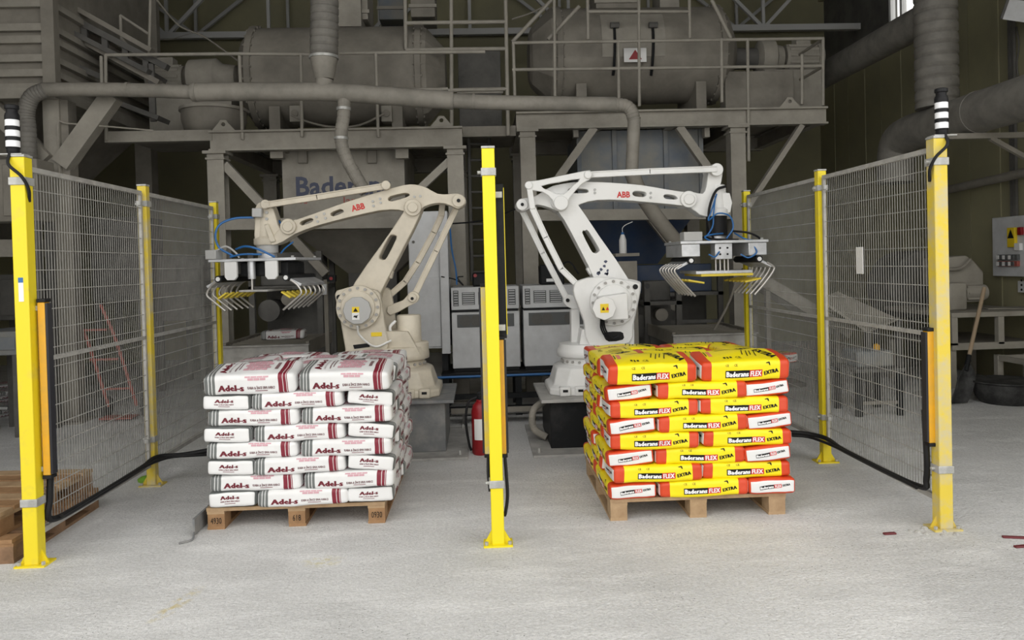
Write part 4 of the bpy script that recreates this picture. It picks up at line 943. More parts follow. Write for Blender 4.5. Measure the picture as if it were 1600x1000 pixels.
for p_, q_ in (((800, 66), (862, 0)), ((856, 62), (905, 10)), ((1112, 0), (1142, 60))):
    tag(ptube([p_, q_], YR+.05, 3, sm=False).build('stair_rail', 'dust_light'), {800: 'sloping pipe rail left of the right mixing drum', 856: 'sloping pipe rail crossing the left end of the right drum', 1112: 'sloping pipe rail at the right end of the right drum'}[p_[0]], 'rail')
# ---- mixing drums
def drum(px0, px1, py0, py1, Y, zdeck, label, m='dust'):
    a = at(px0, (py0+py1)/2, Y); b = at(px1, (py0+py1)/2, Y); r = (py1-py0)/2*Y/F; zc = (a.z+b.z)/2; x0, x1 = a.x, b.x
    t_ = thing('mixing_drum', ((x0+x1)/2, Y, zdeck), label, 'mixer', 'horizontal mixing drums')
    sh = MB().cyl((x0, Y, zc), (x1, Y, zc), r, n=56).build('shell', m, t_)
    for x in (x0, x1):
        rg = MB().cyl((x-.035, Y, zc), (x+.035, Y, zc), r*1.045, n=56).build('end_flange', m, t_, bevel=.006)
        for i in range(28):
            an = 2*PI*i/28; q = Vector((x-.05, Y+r*1.02*math.cos(an), zc+r*1.02*math.sin(an))); MB().cyl(q, q+Vector((.10, 0, 0)), .014, n=6).build('flange_bolt', m, rg)
    for x in (x0+.25, x1-.25): MB().prism([(x-.06, zdeck+.012), (x+.06, zdeck+.012), (x+.06, zc-r*.72), (x-.06, zc-r*.72)], Y-r*.75, Y+r*.75).build('saddle', m, t_, smooth=0)
    return t_, x0, x1, zc, r, Y
YDL, YDR = 9.1, 9.4
dL, x0, x1, zc, r, Y = drum(408, 658, 47, 196, YDL, lzt+.012, 'grey mixing drum on the left platform')
def eplate(t_, pts, Y, x, th=.04, m='dust'):
    # end plate across the drum axis, outline given as depth offset and height
    vs = [(x-th/2, Y+a, z) for a, z in pts]+[(x+th/2, Y+a, z) for a, z in pts]; n = len(pts)
    fs = [tuple(range(n)), tuple(range(2*n-1, n-1, -1))]+[(i, i+n, (i+1) % n+n, (i+1) % n) for i in range(n)]
    return MB().add(vs, fs).build('end_plate', m, t_, smooth=0)
def cone_end(t_, xa, xb, zc, r, Y, m='dust'):
    MB().lathe((xa, Y, zc), [(r*1.0, 0), (r*.86, (xb-xa)*.55), (r*.55, (xb-xa)*.9), (r*.3, xb-xa)], 40, Vector((1, 0, 0)) if True else None).build('end_cone', m, t_)
xe = at(697, 120, YDL).x; MB().lathe((x1+.03, Y, zc), [(r*1.02, 0), (r*.98, .06), (r*.62, xe-x1-.06), (r*.55, xe-x1-.03)], 12, Vector((1, 0, 0))).build('end_cone', 'dust', dL, smooth=0)
MB().lathe((x0-.03, Y, zc), [(r*1.0, 0), (r*.8, .10), (r*.3, .14)], 40, Vector((-1, 0, 0))).build('end_cone', 'dust', dL)
for px in (459, 603):
    q = at(px, 176, YDL-r); MB().box((q.x-.06, YDL-r*.78-.08, q.z-.09), (q.x+.06, YDL-r*.78+.1, q.z+.09)).build('spray_port', 'dust_light', dL, bevel=.01); MB().cyl((q.x, YDL-r*.78-.1, q.z), (q.x, YDL-r*.78-.08, q.z), .04, n=14).build('port_cap', 'dust', dL)
q = at(548, 30, YDL); MB().box((q.x-.15, YDL-.2, zc+r*.95), (q.x+.15, YDL+.2, zc+r+.42)).build('inlet_neck', 'dust_light', dL, smooth=0)
def drive(label, Y, zdeck, gpx, mpx, py, m='dust_light', flip=1):
    g0 = at(gpx[0], py, Y); g1 = at(gpx[1], py, Y); m0 = at(mpx[0], py, Y); m1 = at(mpx[1], py, Y); zc = g0.z
    t_ = thing('gear_motor', ((g0.x+g1.x)/2, Y, zdeck), label, 'motor', 'gear motors of the drums')
    w_ = abs(g1.x-g0.x); MB().lathe((g0.x, Y, zc), [(.12, 0), (.22, w_*.12), (.23, w_*.6), (.17, w_*.7), (.15, w_*.95), (.08, w_)], 18, Vector((1, 0, 0))).build('gearbox', m, t_)
    d = 1 if m1.x > m0.x else -1
    mt = MB().cyl((m0.x, Y, zc), (m1.x, Y, zc), .15, n=24).build('motor', m, t_)
    for i in range(12):
        an = 2*PI*i/12; c = Vector((0, math.cos(an), math.sin(an)))*.155; MB().bar(Vector((m0.x+.04*d, Y, zc))+c, Vector((m1.x-.06*d, Y, zc))+c, .012, .03).build('cooling_fin', m, mt, smooth=0)
    MB().cyl((m1.x-.06*d, Y, zc), (m1.x, Y, zc), .175, n=24).build('fan_cover', m, mt)
    MB().box(((m0.x+m1.x)/2-.09, Y-.08, zc+.14), ((m0.x+m1.x)/2+.09, Y+.08, zc+.24)).build('terminal_box', m, mt, bevel=.008)
    xs = sorted((g0.x, g1.x, m0.x, m1.x)); MB().box((xs[0]+.05, Y-.18, zdeck), (xs[-1]-.05, Y+.18, zc-.18)).build('pedestal', m, t_, smooth=0)
    return t_
drive('grey gear motor on the left end of the left mixing drum', YDL, at(250, 204, YL).z, (290, 375), (290, 235), 124)
t_ = thing('receiving_tank', (at(330, 190, YDL-.3).x, YDL-.3, lzt), 'low rounded tank under the left gear motor', 'tank')
a = at(345, 152, YDL-.3); MB().lathe((a.x, 8.56, lzt+.013), [(.24, 0), (.31, .06), (.34, .16), (.34, .26)], 28).build('shell', 'dust', t_)
MB().lathe((a.x, 8.56, lzt+.273), [(.36, 0), (.36, .03)], 28).build('rim', 'dust_light', t_)
dR, x0, x1, zc, r, Y = drum(868, 1110, 16, 162, YDR, rzt+.012, 'grey mixing drum with a hatch on the right platform')
xe = at(826, 100, YDR).x; MB().lathe((x0-.03, Y, zc), [(r*1.04, 0), (r*1.0, .06), (r*.62, x0-xe-.06), (r*.5, x0-xe-.03)], 10, Vector((-1, 0, 0))).build('end_cone', 'dust', dR, smooth=0)
xe = at(1141, 100, YDR).x; MB().lathe((x1+.03, Y, zc), [(r*1.0, 0), (r*.85, .10), (r*.45, xe-x1-.03)], 40, Vector((1, 0, 0))).build('end_cone', 'dust', dR)
vs = []; fs = []; hx0 = at(941, 80, YDR-r).x; hx1 = at(1040, 80, YDR-r).x
for i in range(9):
    an = PI-.55+.95*(i/8)-.15
    for x in (hx0, hx1): vs.append((x, Y+(r+.012)*math.cos(an), zc-(r+.012)*math.sin(an)*-1 if False else zc+(r+.012)*math.sin(an)))
for i in range(8): fs.append((2*i, 2*i+1, 2*i+3, 2*i+2))
MB().add(vs, fs).build('hatch_door', 'dust_light', dR)
def onshell(px, py):
    x = at(px, py, YDR-r).x; z = at(px, py, YDR-r).z; k = max(-1, min(1, (z-zc)/r)); return Vector((x, Y-r*math.sqrt(1-k*k)*1.0, z))
for px in (960, 1020):
    P = [onshell(px, y_)+Vector((0, -.03, 0)) for y_ in (40, 60, 80, 100, 115)]; MB().tube(P, .016, 8).build('hatch_clamp', 'dkblack', dR)
    q = onshell(px, 40); MB().cyl(q+Vector((-.05, -.06, 0)), q+Vector((.05, -.06, 0)), .035, n=6).build('clamp_nut', 'dust_dark', dR)
q = onshell(991, 88); sg = MB().box((q.x-.13, q.y-.075, q.z-.08), (q.x+.13, q.y-.07, q.z+.08)).build('warning_sign', 'white', dR, smooth=0)
MB().prism([(q.x-.075, q.z-.05), (q.x+.075, q.z-.05), (q.x, q.z+.06)], q.y-.078, q.y-.075).build('warning_triangle', 'ext_red', sg, smooth=0)
t_ = drive('grey gear motor on the right end of the right mixing drum', YDR, rzt+.012, (1180, 1222), (1224, 1280), 92)
MB().cyl((at(1141, 92, YDR).x, YDR, at(1141, 92, YDR).z), (at(1182, 92, YDR).x, YDR, at(1182, 92, YDR).z), .13, n=20).build('coupling', 'dust_dark', t_)
q0 = at(1132, 112, YDR-.4); q1 = at(1240, 160, YDR-.4); tag(MB().box((q0.x, YDR-.42, rzt+.014), (q1.x, YDR-.2, q0.z)).build('bearing_housing', 'dust', bevel=.01), 'boxy bearing housing under the right gear motor', 'housing')
# ---- hoppers hanging under the platforms
def hopper(label, top, bot, Y, dp, m, name='hopper'):
    (ax, ay, bx_, by_), (cx_, cy_, dx_, dy_) = top, bot
    a = at(ax, ay, Y); b = at(bx_, by_, Y); c = at(cx_, cy_, Y); d = at(dx_, dy_, Y); za = a.z; zm_ = b.z; zb_ = d.z
    t_ = thing(name, ((a.x+b.x)/2, Y+dp/2, zb_), label, 'hopper', 'hoppers under the platforms')
    return t_, a.x, b.x, za, zm_, c.x, d.x, zb_
Yh = 8.5
t_, xa, xb, za, zm_, xc, xd, zb_ = hopper('grey hopper with dark blue lettering under the left platform', (440, 237, 634, 341), (532, 426, 612, 426), Yh, 1.3, 'dust_light')
MB().box((xa, Yh, zm_), (xb, Yh+1.3, za)).build('bin', 'dust_light', t_, smooth=0)
x2a, x2b = at(455, 358, Yh).x, at(690, 358, Yh).x; zt2 = at(570, 358, Yh).z
MB().add([(x2a, Yh, zt2), (x2b, Yh, zt2), (x2b, Yh+1.3, zt2), (x2a, Yh+1.3, zt2), (xc, Yh+.5, zb_), (xd, Yh+.5, zb_), (xd, Yh+.8, zb_), (xc, Yh+.8, zb_)],
         [(3,2,1,0),(4,5,6,7),(0,1,5,4),(1,2,6,5),(2,3,7,6),(3,0,4,7)]).build('cone', 'dust', t_, smooth=0)
MB().box((xc, Yh+.5, zb_-.5), (xd, Yh+.8, zb_)).build('outlet', 'dust_dark', t_, smooth=0)
o3 = at(537, 290, Yh); mb = MB(); letters(mb, 'Baderans', (o3.x, Yh, o3.z), (1, 0, 0), (0, 0, 1), 146*Yh/F, 30*Yh/F, .025, .003); mb.build('lettering', 'sign_blue', t_, smooth=0)
for px_, body_, wd_ in ((473, 'Ya', 14), (548, 'ları', 22)):
    o3 = at(px_, 313, Yh); mb = MB(); letters(mb, body_, (o3.x, Yh, o3.z), (1, 0, 0), (0, 0, 1), wd_*Yh/F, 11*Yh/F, .01, .003); mb.build('lettering', 'sign_red', t_, smooth=0)
for px in (474, 582):
    q = at(px, 247, Yh); MB().box((q.x-.05, Yh-.05, q.z-.06), (q.x+.05, Yh, q.z+.08)).build('load_cell', 'dust', t_, bevel=.006)
t_, xa, xb, za, zm_, xc, xd, zb_ = hopper('dusty blue hopper under the right platform', (905, 205, 1095, 330), (975, 412, 1040, 412), 8.9, 1.2, 'bluegrey')
MB().box((xa, 8.9, zm_), (xb, 10.1, za)).build('bin', 'bluegrey', t_, smooth=0)
MB().add([(xa+.05, 8.9, zm_), (xb-.05, 8.9, zm_), (xb-.05, 10.1, zm_), (xa+.05, 10.1, zm_), (xc, 9.3, zb_), (xd, 9.3, zb_), (xd, 9.6, zb_), (xc, 9.6, zb_)],
         [(3,2,1,0),(4,5,6,7),(0,1,5,4),(1,2,6,5),(2,3,7,6),(3,0,4,7)]).build('cone', 'navy', t_, smooth=0)
for px in (905, 960, 1040, 1095):
    q = at(px, 260, 8.9); MB().box((q.x-.025, 8.87, zm_), (q.x+.025, 8.9, za)).build('rib', 'bluegrey', t_, smooth=0)
# ---- bag fillers behind the robots
def filler(px0, px1, py0, py1, Y, dp, label, m):
    a = at(px0, py0, Y); b = at(px1, py1, Y); t_ = thing('bag_filler', ((a.x+b.x)/2, Y+dp/2, 0), label, 'bagging machine', 'bagging machines behind the robots')
    zt_ = a.z; zb_ = b.z
    for x in (a.x, b.x):
        for y_ in (Y, Y+dp): MB().box((x-.03, y_-.03, 0), (x+.03, y_+.03, zt_)).build('leg', 'dust_dark', t_, smooth=0)
    MB().box((a.x+.05, Y+.15, zb_), (b.x-.05, Y+dp, zt_)).build('housing', m, t_, bevel=.01)
    MB().box((a.x-.03, Y-.03, zb_-.04), (b.x+.03, Y+dp, zb_)).build('shelf', 'dust_dark', t_, smooth=0)
    c = Vector(((a.x+b.x)/2, Y+.1, zb_-.15)); MB().cyl(c+Vector((0, .1, 0)), c+Vector((0, -.05, 0)), .07, n=16).build('spout', 'dust', t_)
    MB().cyl(c+Vector((-.22, .25, -.12)), c+Vector((-.22, .0, -.12)), .12, n=18).build('motor', 'dust_dark', t_)
    MB().box((a.x, Y+dp-.04, .3), (b.x, Y+dp, zb_-.04)).build('back_plate', 'dust_dark', t_, smooth=0)
    for z in (.35, .7): MB().box((a.x, Y-.02, z), (b.x, Y+.02, z+.04)).build('cross_rail', 'dust_dark', t_, smooth=0)
    return t_
filler(392, 500, 395, 445, 8.4, .7, 'dark bagging machine behind the left gripper', 'dust_dark')
filler(985, 1125, 415, 455, 9.0, .7, 'dark bagging machine behind the white robot and right gripper', 'navy')
filler(1010, 1060, 440, 470, 8.22, .5, 'small dark machine frame right of the white robot', 'dust_dark')
# pale enclosure behind the cream robot
Y = 7.6; a = at(640, 450, Y); b = at(702, 450, Y); z1 = at(670, 330, Y).z; z0 = at(670, 545, Y).z
t_ = thing('machine_enclosure', ((a.x+b.x)/2, Y+.4, 0), 'tall pale grey enclosure behind the cream robot', 'cabinet')
MB().box((a.x, Y, z0), (b.x, Y+.45, z1)).build('upper_case', 'cabinet', t_, bevel=.01)
zs = at(670, 433, Y).z; MB().box((a.x-.02, Y-.012, z0+.02), (b.x-.09, Y, zs)).build('door', 'cabinet', t_, bevel=.005)
MB().box((b.x-.085, Y-.05, z0-.05), (b.x, Y, z1-.2)).build('cable_duct', 'cabinet', t_, bevel=.006)
for dx, dz in ((.05, .12), (.2, .12), (.05, .35), (.2, .35)): MB().cyl((a.x+dx, Y-.012, zs+dz), (a.x+dx, Y, zs+dz), .014, n=10).build('bolt', 'dust_dark', t_)
for x in (a.x+.04, b.x-.06):
    for y_ in (Y+.04, Y+.41): MB().box((x-.03, y_-.03, 0), (x+.03, y_+.03, z0)).build('leg', 'dkblack', t_, smooth=0)
cab([at(703, 350, Y)+Vector((0, -.06, 0)), at(706, 390, Y), at(712, 420, Y), at(714, 445, Y)], .008, 'cable', 'blue cable looping beside the tall enclosure', 'blue_hose')
cab([at(690, 432, Y)+Vector((0, -.06, 0)), at(712, 437, Y), at(724, 446, Y), at(715, 434, Y), at(724, 432, Y)], .006, 'cable', 'tangle of black wire beside the tall enclosure')
# roller conveyors delivering the bags
def conveyor(px0, px1, py, Y, label, m='plate', up=.0):
    a = at(px0, py, Y); b = at(px1, py, Y); z = a.z; dp = 1.1
    t_ = thing('roller_conveyor', ((a.x+b.x)/2, Y+dp/2, 0), label, 'conveyor', 'roller conveyors behind the robots')
    MB().box((a.x, Y, z-.24), (b.x, Y+.012, z-.012)).build('front_plate', m, t_, smooth=0); MB().box((a.x-.01, Y-.03, z-.012), (b.x+.01, Y+.03, z)).build('front_flange', m, t_, smooth=0)
    for x in (a.x+.015, b.x-.015): MB().box((x-.015, Y+.03, z-.10), (x+.015, Y+dp, z+.02)).build('side_frame', 'dust', t_, smooth=0)
    for i in range(9): MB().cyl((a.x+.03, Y+.12+i*.115, z-.035), (b.x-.03, Y+.12+i*.115, z-.035), .035, n=12).build('roller', 'dust', t_)
    for x in (a.x+.04, b.x-.04):
        for y_ in (Y+.06, Y+dp-.06): MB().box((x-.03, y_-.03, 0), (x+.03, y_+.03, z-.1)).build('leg', 'dust_dark', t_, smooth=0)
    pass
    return z
zcl = conveyor(346, 482, 541, 6.95, 'roller conveyor with a beige front plate behind the white bags')
zcr = conveyor(1052, 1182, 523, 7.05, 'roller conveyor with a grey front plate behind the yellow bags')
q = at(466, 520, 7.7)
o_ = bpy.data.objects.new('mortar_bag', WB['mesh'][1]); COL.objects.link(o_); o_.location = (q.x-.1, 7.55, zcl); o_.rotation_euler = (0, 0, .1); o_.scale = (.8, .9, .9)
p_ = bpy.data.objects.new('print', WB['print'][1]); COL.objects.link(p_); p_.parent = o_; p_['kind'] = 'stuff'; tag(o_, 'single bag lying on the roller conveyor behind the left stack', 'bag')
q = at(1206, 540, 6.9)
o_ = bpy.data.objects.new('powder_bag', YB['mesh'][2]); COL.objects.link(o_); o_.location = (q.x+.14, 7.36, .45); o_.rotation_euler = (0, 0, -1.1)
p_ = bpy.data.objects.new('print', YB['print'][2]); COL.objects.link(p_); p_.parent = o_; p_['kind'] = 'stuff'; tag(o_, 'single yellow bag on a low stand behind the right stack', 'bag')
tag(MB().box((q.x-.08, 7.12, .40), (q.x+.34, 7.6, .45)).box((q.x-.06, 7.2, 0), (q.x, 7.5, .4)).box((q.x+.2, 7.2, 0), (q.x+.26, 7.5, .4)).build('low_stand', 'dust_dark', smooth=0), 'low dark stand under the single yellow bag', 'stand')
# sensor post, wash bottle and its box
Yq = 7.35; a = at(966, 396, Yq); b = at(996, 440, Yq); t_ = thing('equipment_post', ((a.x+b.x)/2, Yq, 0), 'pale square post holding a wash bottle behind the white robot', 'post')
MB().box((a.x, Yq, b.z-.15), (b.x, Yq+.15, b.z+.2)).box((b.x-.06, Yq, 0), (b.x, Yq+.15, b.z)).build('upright', 'dust_light', t_, smooth=0); MB().box((a.x-.03, Yq-.03, a.z-.03), (b.x+.02, Yq+.18, a.z)).build('shelf', 'dust_light', t_, smooth=0)
q = at(975, 396, Yq); hgt = (396-366)*Yq/F; t_ = thing('wash_bottle', (q.x, Yq+.05, a.z), 'translucent wash bottle with a bent spout behind the white robot', 'bottle')
MB().lathe((q.x, Yq+.05, a.z), [(.034, 0), (.036, .01), (.036, hgt*.7), (.02, hgt*.95), (.014, hgt)], 18).build('body', 'white', t_); MB().lathe((q.x, Yq+.05, a.z+hgt), [(.016, 0), (.016, .02)], 12).build('cap', 'blue_hose', t_)
MB().tube([(q.x, Yq+.05, a.z+hgt+.02), (q.x, Yq+.05, a.z+hgt+.06), (q.x+.03, Yq+.05, a.z+hgt+.09), (q.x+.10, Yq+.05, a.z+hgt+.12)], .004, 6).build('spout', 'white', t_)
Yq = 7.2; a = at(508, 437, Yq); t_ = thing('sensor_post', (a.x, Yq, 0), 'slim post with a sensor beside the cream robot', 'post')
MB().box((a.x-.015, Yq, 0), (a.x+.02, Yq+.03, a.z)).build('upright', 'dust', t_, smooth=0); MB().box((a.x-.03, Yq-.02, a.z-.14), (a.x+.015, Yq, a.z-.04)).build('sensor', 'cabinet', t_, bevel=.004); MB().box((a.x+.02, Yq-.02, a.z-.02), (a.x+.10, Yq+.03, a.z+.04)).build('button_box', 'dkblack', t_, bevel=.004); MB().cyl((a.x+.06, Yq-.03, a.z+.01), (a.x+.06, Yq-.02, a.z+.01), .016, n=12).build('stop_knob', 'ext_red', t_)
# ---- ducts
YD = 7.5
def pt(px, py, Y=YD): return at(px, py, Y)
def rr(px, Y=YD): return px/2*Y/F
t_ = thing('dust_duct', pt(500, 150), 'long grey dust duct crossing in front of both drums', 'duct')
MB().tube([pt(43, 200), pt(41, 175), pt(50, 151), pt(72, 140)], rr(24), 20, 6, ribs=.03).build('left_elbow', 'flex', t_)
MB().tube([pt(66, 140), pt(180, 140), pt(306, 144)], rr(21), 20, 3).build('duct_run', 'duct', t_)
MB().tube([pt(300, 144), pt(420, 143), pt(520, 144), pt(620, 151), pt(708, 157)], rr(28), 22, 4).build('duct_run', 'duct', t_)
MB().tube([pt(702, 157), pt(760, 160), pt(870, 162), pt(962, 163)], rr(23), 20, 3).build('duct_run', 'duct', t_)
MB().tube([pt(958, 163), pt(976, 165), pt(986, 173), pt(991, 188)], rr(21), 20, 5, ribs=.035).build('right_elbow', 'duct', t_)
MB().tube([pt(991, 186), pt(989, 225), pt(987, 272)], rr(20), 20, 4).build('drop_run', 'duct', t_)
MB().tube([pt(43, 196), pt(44, 225), pt(45, 253)], rr(24), 20, 4, ribs=.045).build('flexible_drop', 'flex', t_)
for px, py, rp in ((306, 144, 29.5), (706, 157, 29), (740, 159, 25), (200, 140, 22.5)): 
    c = pt(px, py); MB().cyl(c+Vector((-.012, 0, 0)), c+Vector((.012, 0, 0)), rr(rp), n=24).build('joint_band', 'duct', t_)
t_ = thing('flexible_duct', pt(506, 120), 'thick ribbed flexible duct dropping into the dust duct', 'duct')
MB().tube([pt(507, -30), pt(507, 30), pt(506, 92)], rr(43), 24, 4, ribs=.07).build('ribbed_sleeve', 'flex', t_, smooth=18)
c0 = pt(506, 90); c1 = pt(507, 124); MB().cyl(c0, c1, rr(43), rr(28), 24).build('reducer', 'duct', t_); MB().cyl(c1, pt(505, 142), rr(27), rr(24), 20).build('spigot', 'duct', t_); MB().cyl(c0+Vector((0, 0, .012)), c0-Vector((0, 0, .012)), rr(45), n=24).build('clamp_band', 'galv', t_)
t_ = thing('branch_hose', pt(540, 200), 'short ribbed branch hose hanging from the dust duct', 'hose')
MB().tube([pt(538, 150), pt(537, 180), pt(533, 215), pt(540, 245), pt(562, 285), pt(572, 300)], rr(20), 18, 5, ribs=.06).build('ribbed_sleeve', 'duct', t_, smooth=18)
for p_, q_ in (((537, 168), (537, 172)), ((533, 214), (533, 218))): MB().cyl(pt(*p_), pt(*q_), rr(22), n=20).build('clamp_band', 'galv', t_)
tag(MB().tube([pt(987, 270), pt(1000, 300), pt(1030, 345), pt(1075, 400)], rr(24), 16, 4).build('sloping_chute', 'dust'), 'grey sloping pipe leading down behind the white robot', 'pipe')
DX = 4.62
zd = atX(1350, 83, DX).z
t_ = thing('wall_duct', (DX, 9, zd), 'large grey duct running along the right wall', 'duct')
ya = atX(1242, 148, DX).y; yb = atX(1462, 30, DX).y
MB().cyl((DX, ya, zd), (DX, yb+.05, zd), .165, n=28).build('duct_run', 'flex', t_)
q = atX(1477, 100, DX); MB().tube([(DX, yb, zd+1.6), (DX, yb, 3.6), (DX, yb, atX(1475, 165, DX).z)], .20, 26, 4, ribs=.11).build('ribbed_riser', 'flex', t_, smooth=18)
z2 = 2.74
t_ = thing('lower_duct', (DX, 6.5, z2), 'thick grey duct with an elbow passing behind the right signal tower', 'duct')
MB().tube([(DX, HY0+.02, z2), (DX, 7.4, z2), (DX, 8.0, z2), (DX, 8.25, z2-.06), (DX, 8.33, z2-.25), (DX, 8.33, z2-.5)], .19, 26, 5).build('duct_run', 'flex', t_)
for yy in (6.9, 5.8): MB().cyl((DX, yy-.012, z2), (DX, yy+.012, z2), .197, n=28).build('joint_band', 'flex', t_)
br = thing('duct_bracket', (5.3, 6.9, z2-.24), 'wall bracket arm carrying the lower duct on the right', 'bracket')
MB().bar((DX-.3, 6.9, z2-.22), (HX1, 6.9, z2-.22), .05, .05).build('arm', 'dust', br, smooth=0); MB().bar((DX+.1, 6.9, z2-.24), (HX1, 6.9, z2-.9), .04, .04).build('strut', 'dust', br, smooth=0)
tag(MB().tube([atX(1480, 297, 5.75), atX(1600, 270, 5.75), atX(1700, 247, 5.75)], .05, 12).build('wall_pipe', 'dust'), 'slim horizontal pipe along the right wall', 'pipe')
# ---- silo and its support on the left
YS = 7.7; sx1 = at(82, 100, YS).x; zS = at(40, 140, YS).z; zST = 5.6
t_ = thing('plank_silo', (sx1-1.4, YS+1.2, zS), 'big ribbed grey silo in the upper left corner', 'silo')
MB().box((sx1-2.8, YS, zS+.02), (sx1-.02, YS+2.4, zST)).build('walls', 'dust', t_, smooth=0)
for py in (8, 45, 64, 93, 116, 138):
    z = at(40, py, YS).z; MB().prism([(sx1-2.8, z-.035), (sx1-.03, z-.035), (sx1-.03, z+.035), (sx1-2.8, z+.035)], YS-.06, YS).build('front_rib', 'dust_light', t_, smooth=0)
    MB().box((sx1-.02, YS, z-.03), (sx1+.04, YS+2.4, z+.03)).build('side_rib', 'dust_light', t_, smooth=0)
MB().box((sx1-.06, YS-.07, zS-.05), (sx1+.06, YS+.03, zST)).build('corner_post', 'dust', t_, smooth=0)
MB().box((sx1-.06, YS+2.35, zS-.05), (sx1+.06, YS+2.45, zST)).build('corner_post', 'dust', t_, smooth=0)
MB().box((sx1-2.8, YS-.08, zS-.10), (sx1+.06, YS+2.45, zS)).build('floor_beam', 'dust_light', t_, smooth=0)
MB().add([(sx1-2.6, YS+.1, zS-.1), (sx1-.2, YS+.1, zS-.1), (sx1-.2, YS+2.3, zS-.1), (sx1-2.6, YS+2.3, zS-.1), (sx1-1.7, YS+.9, 1.8), (sx1-1.2, YS+.9, 1.8), (sx1-1.2, YS+1.4, 1.8), (sx1-1.7, YS+1.4, 1.8)],
         [(3,2,1,0),(4,5,6,7),(0,1,5,4),(1,2,6,5),(2,3,7,6),(3,0,4,7)]).build('cone', 'dust', t_, smooth=0)
t_ = thing('silo_support', (sx1, YS, 0), 'heavy grey column and struts carrying the silo', 'column')
cA = at(71, 300, YS); cB = at(108, 300, YS)
MB().box((cA.x, YS, 0), (cB.x-.07, YS+.22, zS-.1)).build('column', 'dust_light', t_, smooth=0); MB().box((cB.x-.075, YS+.03, 0), (cB.x, YS+.19, zS-.1)).build('column_web', 'dust', t_, smooth=0)
MB().box((cA.x-.06, YS-.06, 0), (cB.x+.06, YS+.28, .02)).build('foot_plate', 'dust', t_, smooth=0)
pbar((98, 258), (176, 150), YS+.04, 26, .14).build('strut', 'dust_light', t_, smooth=0); pbar((74, 252), (-30, 150), YS, 24, .14).build('strut', 'dust_light', t_, smooth=0)
pbar((-60, 388), (72, 388), YS, 26, .14).build('tie_beam', 'dust_light', t_, smooth=0)
MB().tube([at(95, 330, YS)+Vector((0, -.01, 0)), at(93, 240, YS)+Vector((0, -.012, 0)), at(92, 193, YS)+Vector((0, -.01, 0)), at(105, 193, YS), at(160, 197, YS), at(240, 204, YS)], .008, 6).build('wire', 'dust_light', t_)
for k, (x_, y_) in enumerate(((sx1-2.6, YS), (sx1-2.6, YS+2.2), (sx1-.1, YS+2.2))): MB().box((x_-.1, y_, 0), (x_+.1, y_+.2, zS-.1)).build('column', 'dust', t_, smooth=0)
# inclined conveyor beside the silo
YI = 8.3
t_ = thing('inclined_conveyor', at(180, 80, YI), 'dark inclined conveyor rising behind the silo', 'conveyor')
for k, (p_, q_) in enumerate((((92, 18), (262, 106)), ((92, 44), (250, 130)), ((92, 92), (162, 122)), ((95, 0), (238, 80)))):
    pbar(p_, q_, YI+.0, (9, 8, 8, 7)[k], .09).build('side_rail', 'dust' if k % 2 else 'dust_dark', t_, smooth=0)
for k in range(5):
    x_ = 100+k*32; y_ = 24+k*16.6; pbar((x_, y_), (x_+1, y_+27), YI, 5, .06).build('upright', 'dust_dark', t_, smooth=0)
a = at(94, 30, YI+.12); b = at(245, 108, YI+.12)
MB().bar(a-Vector((0, 0, .08)), b-Vector((0, 0, .08)), .5, .05).build('belt', 'dust_dark', t_, smooth=0)
pbar((168, 155), (256, 188), YI, 7, .3).build('lower_tray', 'dust_dark', t_, smooth=0); pbar((236, 100), (240, 190), YI, 5, .06).build('upright', 'dust_dark', t_, smooth=0)
pbar((120, 120), (124, 205), YI+.6, 7, .08).build('upright', 'dust_dark', t_, smooth=0)
railing('small looped handrail beside the inclined conveyor', YI+.3, [((188, 24), (232, 53)), ((190, 60), (205, 78))], [((188, 24), (190, 76)), ((235, 0), (233, 85))], 2.2, 'dust_light')
cab([at(245, 0, 9), at(280, 40, 9), at(320, 58, 9), at(372, 95, 9)], .01, 'cable', 'slack cable hanging above the left gear motor', 'dust')
cab([at(235, 57, 11.56), at(262, 62, 11.56), at(290, 55, 11.56), at(318, 48, 11.56)], .012, 'cable', 'bundled cable tied under the roof truss on the left', 'dust_light')
# upper machinery above the drums
def unit(px0, py0, px1, py1, Y, dp, name, label, cat, m='dust', ribs=3):
    a = at(px0, py0, Y); b = at(px1, py1, Y); t_ = thing(name, ((a.x+b.x)/2, Y+dp/2, b.z), label, cat)
    MB().box((a.x, Y, b.z), (b.x, Y+dp, a.z)).build('case', m, t_, bevel=.008)
    for i in range(ribs):
        z = b.z+(a.z-b.z)*(i+.5)/ribs; MB().box((a.x-.02, Y-.025, z-.02), (b.x+.02, Y, z+.02)).build('rib', 'dust_light', t_, smooth=0)
    return t_
unit(529, -40, 575, 30, YDL-.1, .5, 'feed_chute', 'feed chute entering the top of the left mixing drum', 'chute', 'dust_light')
unit(590, -40, 632, 30, 9.9, .5, 'upper_bin', 'bluish bin partly hidden behind the left feed chute', 'bin', 'bluegrey', 2)
unit(640, -40, 680, 26, 9.5, .5, 'upper_bin', 'grey bin above the gap between the drums', 'bin', 'dust', 2)
unit(930, -40, 998, 16, YDR-.2, .5, 'feed_chute', 'feed chute entering the top of the right mixing drum', 'chute', 'dust', 2)
unit(1030, -40, 1062, 16, YDR-.1, .4, 'upper_bin', 'narrow bin above the right end of the right drum', 'bin', 'dust_light', 1)
unit(715, 80, 785, 208, 9.3, .4, 'lattice_panel', 'dark braced panel between the two drums', 'panel', 'dust_dark', 1)
t_ = thing('access_ladder', at(752, 400, 9.2), 'dark access ladder behind the middle post', 'ladder')
for px in (738, 770): ptube([(px-6, 210), (px, 440)], 9.2, 3, sm=False).build('stile', 'dust_dark', t_)
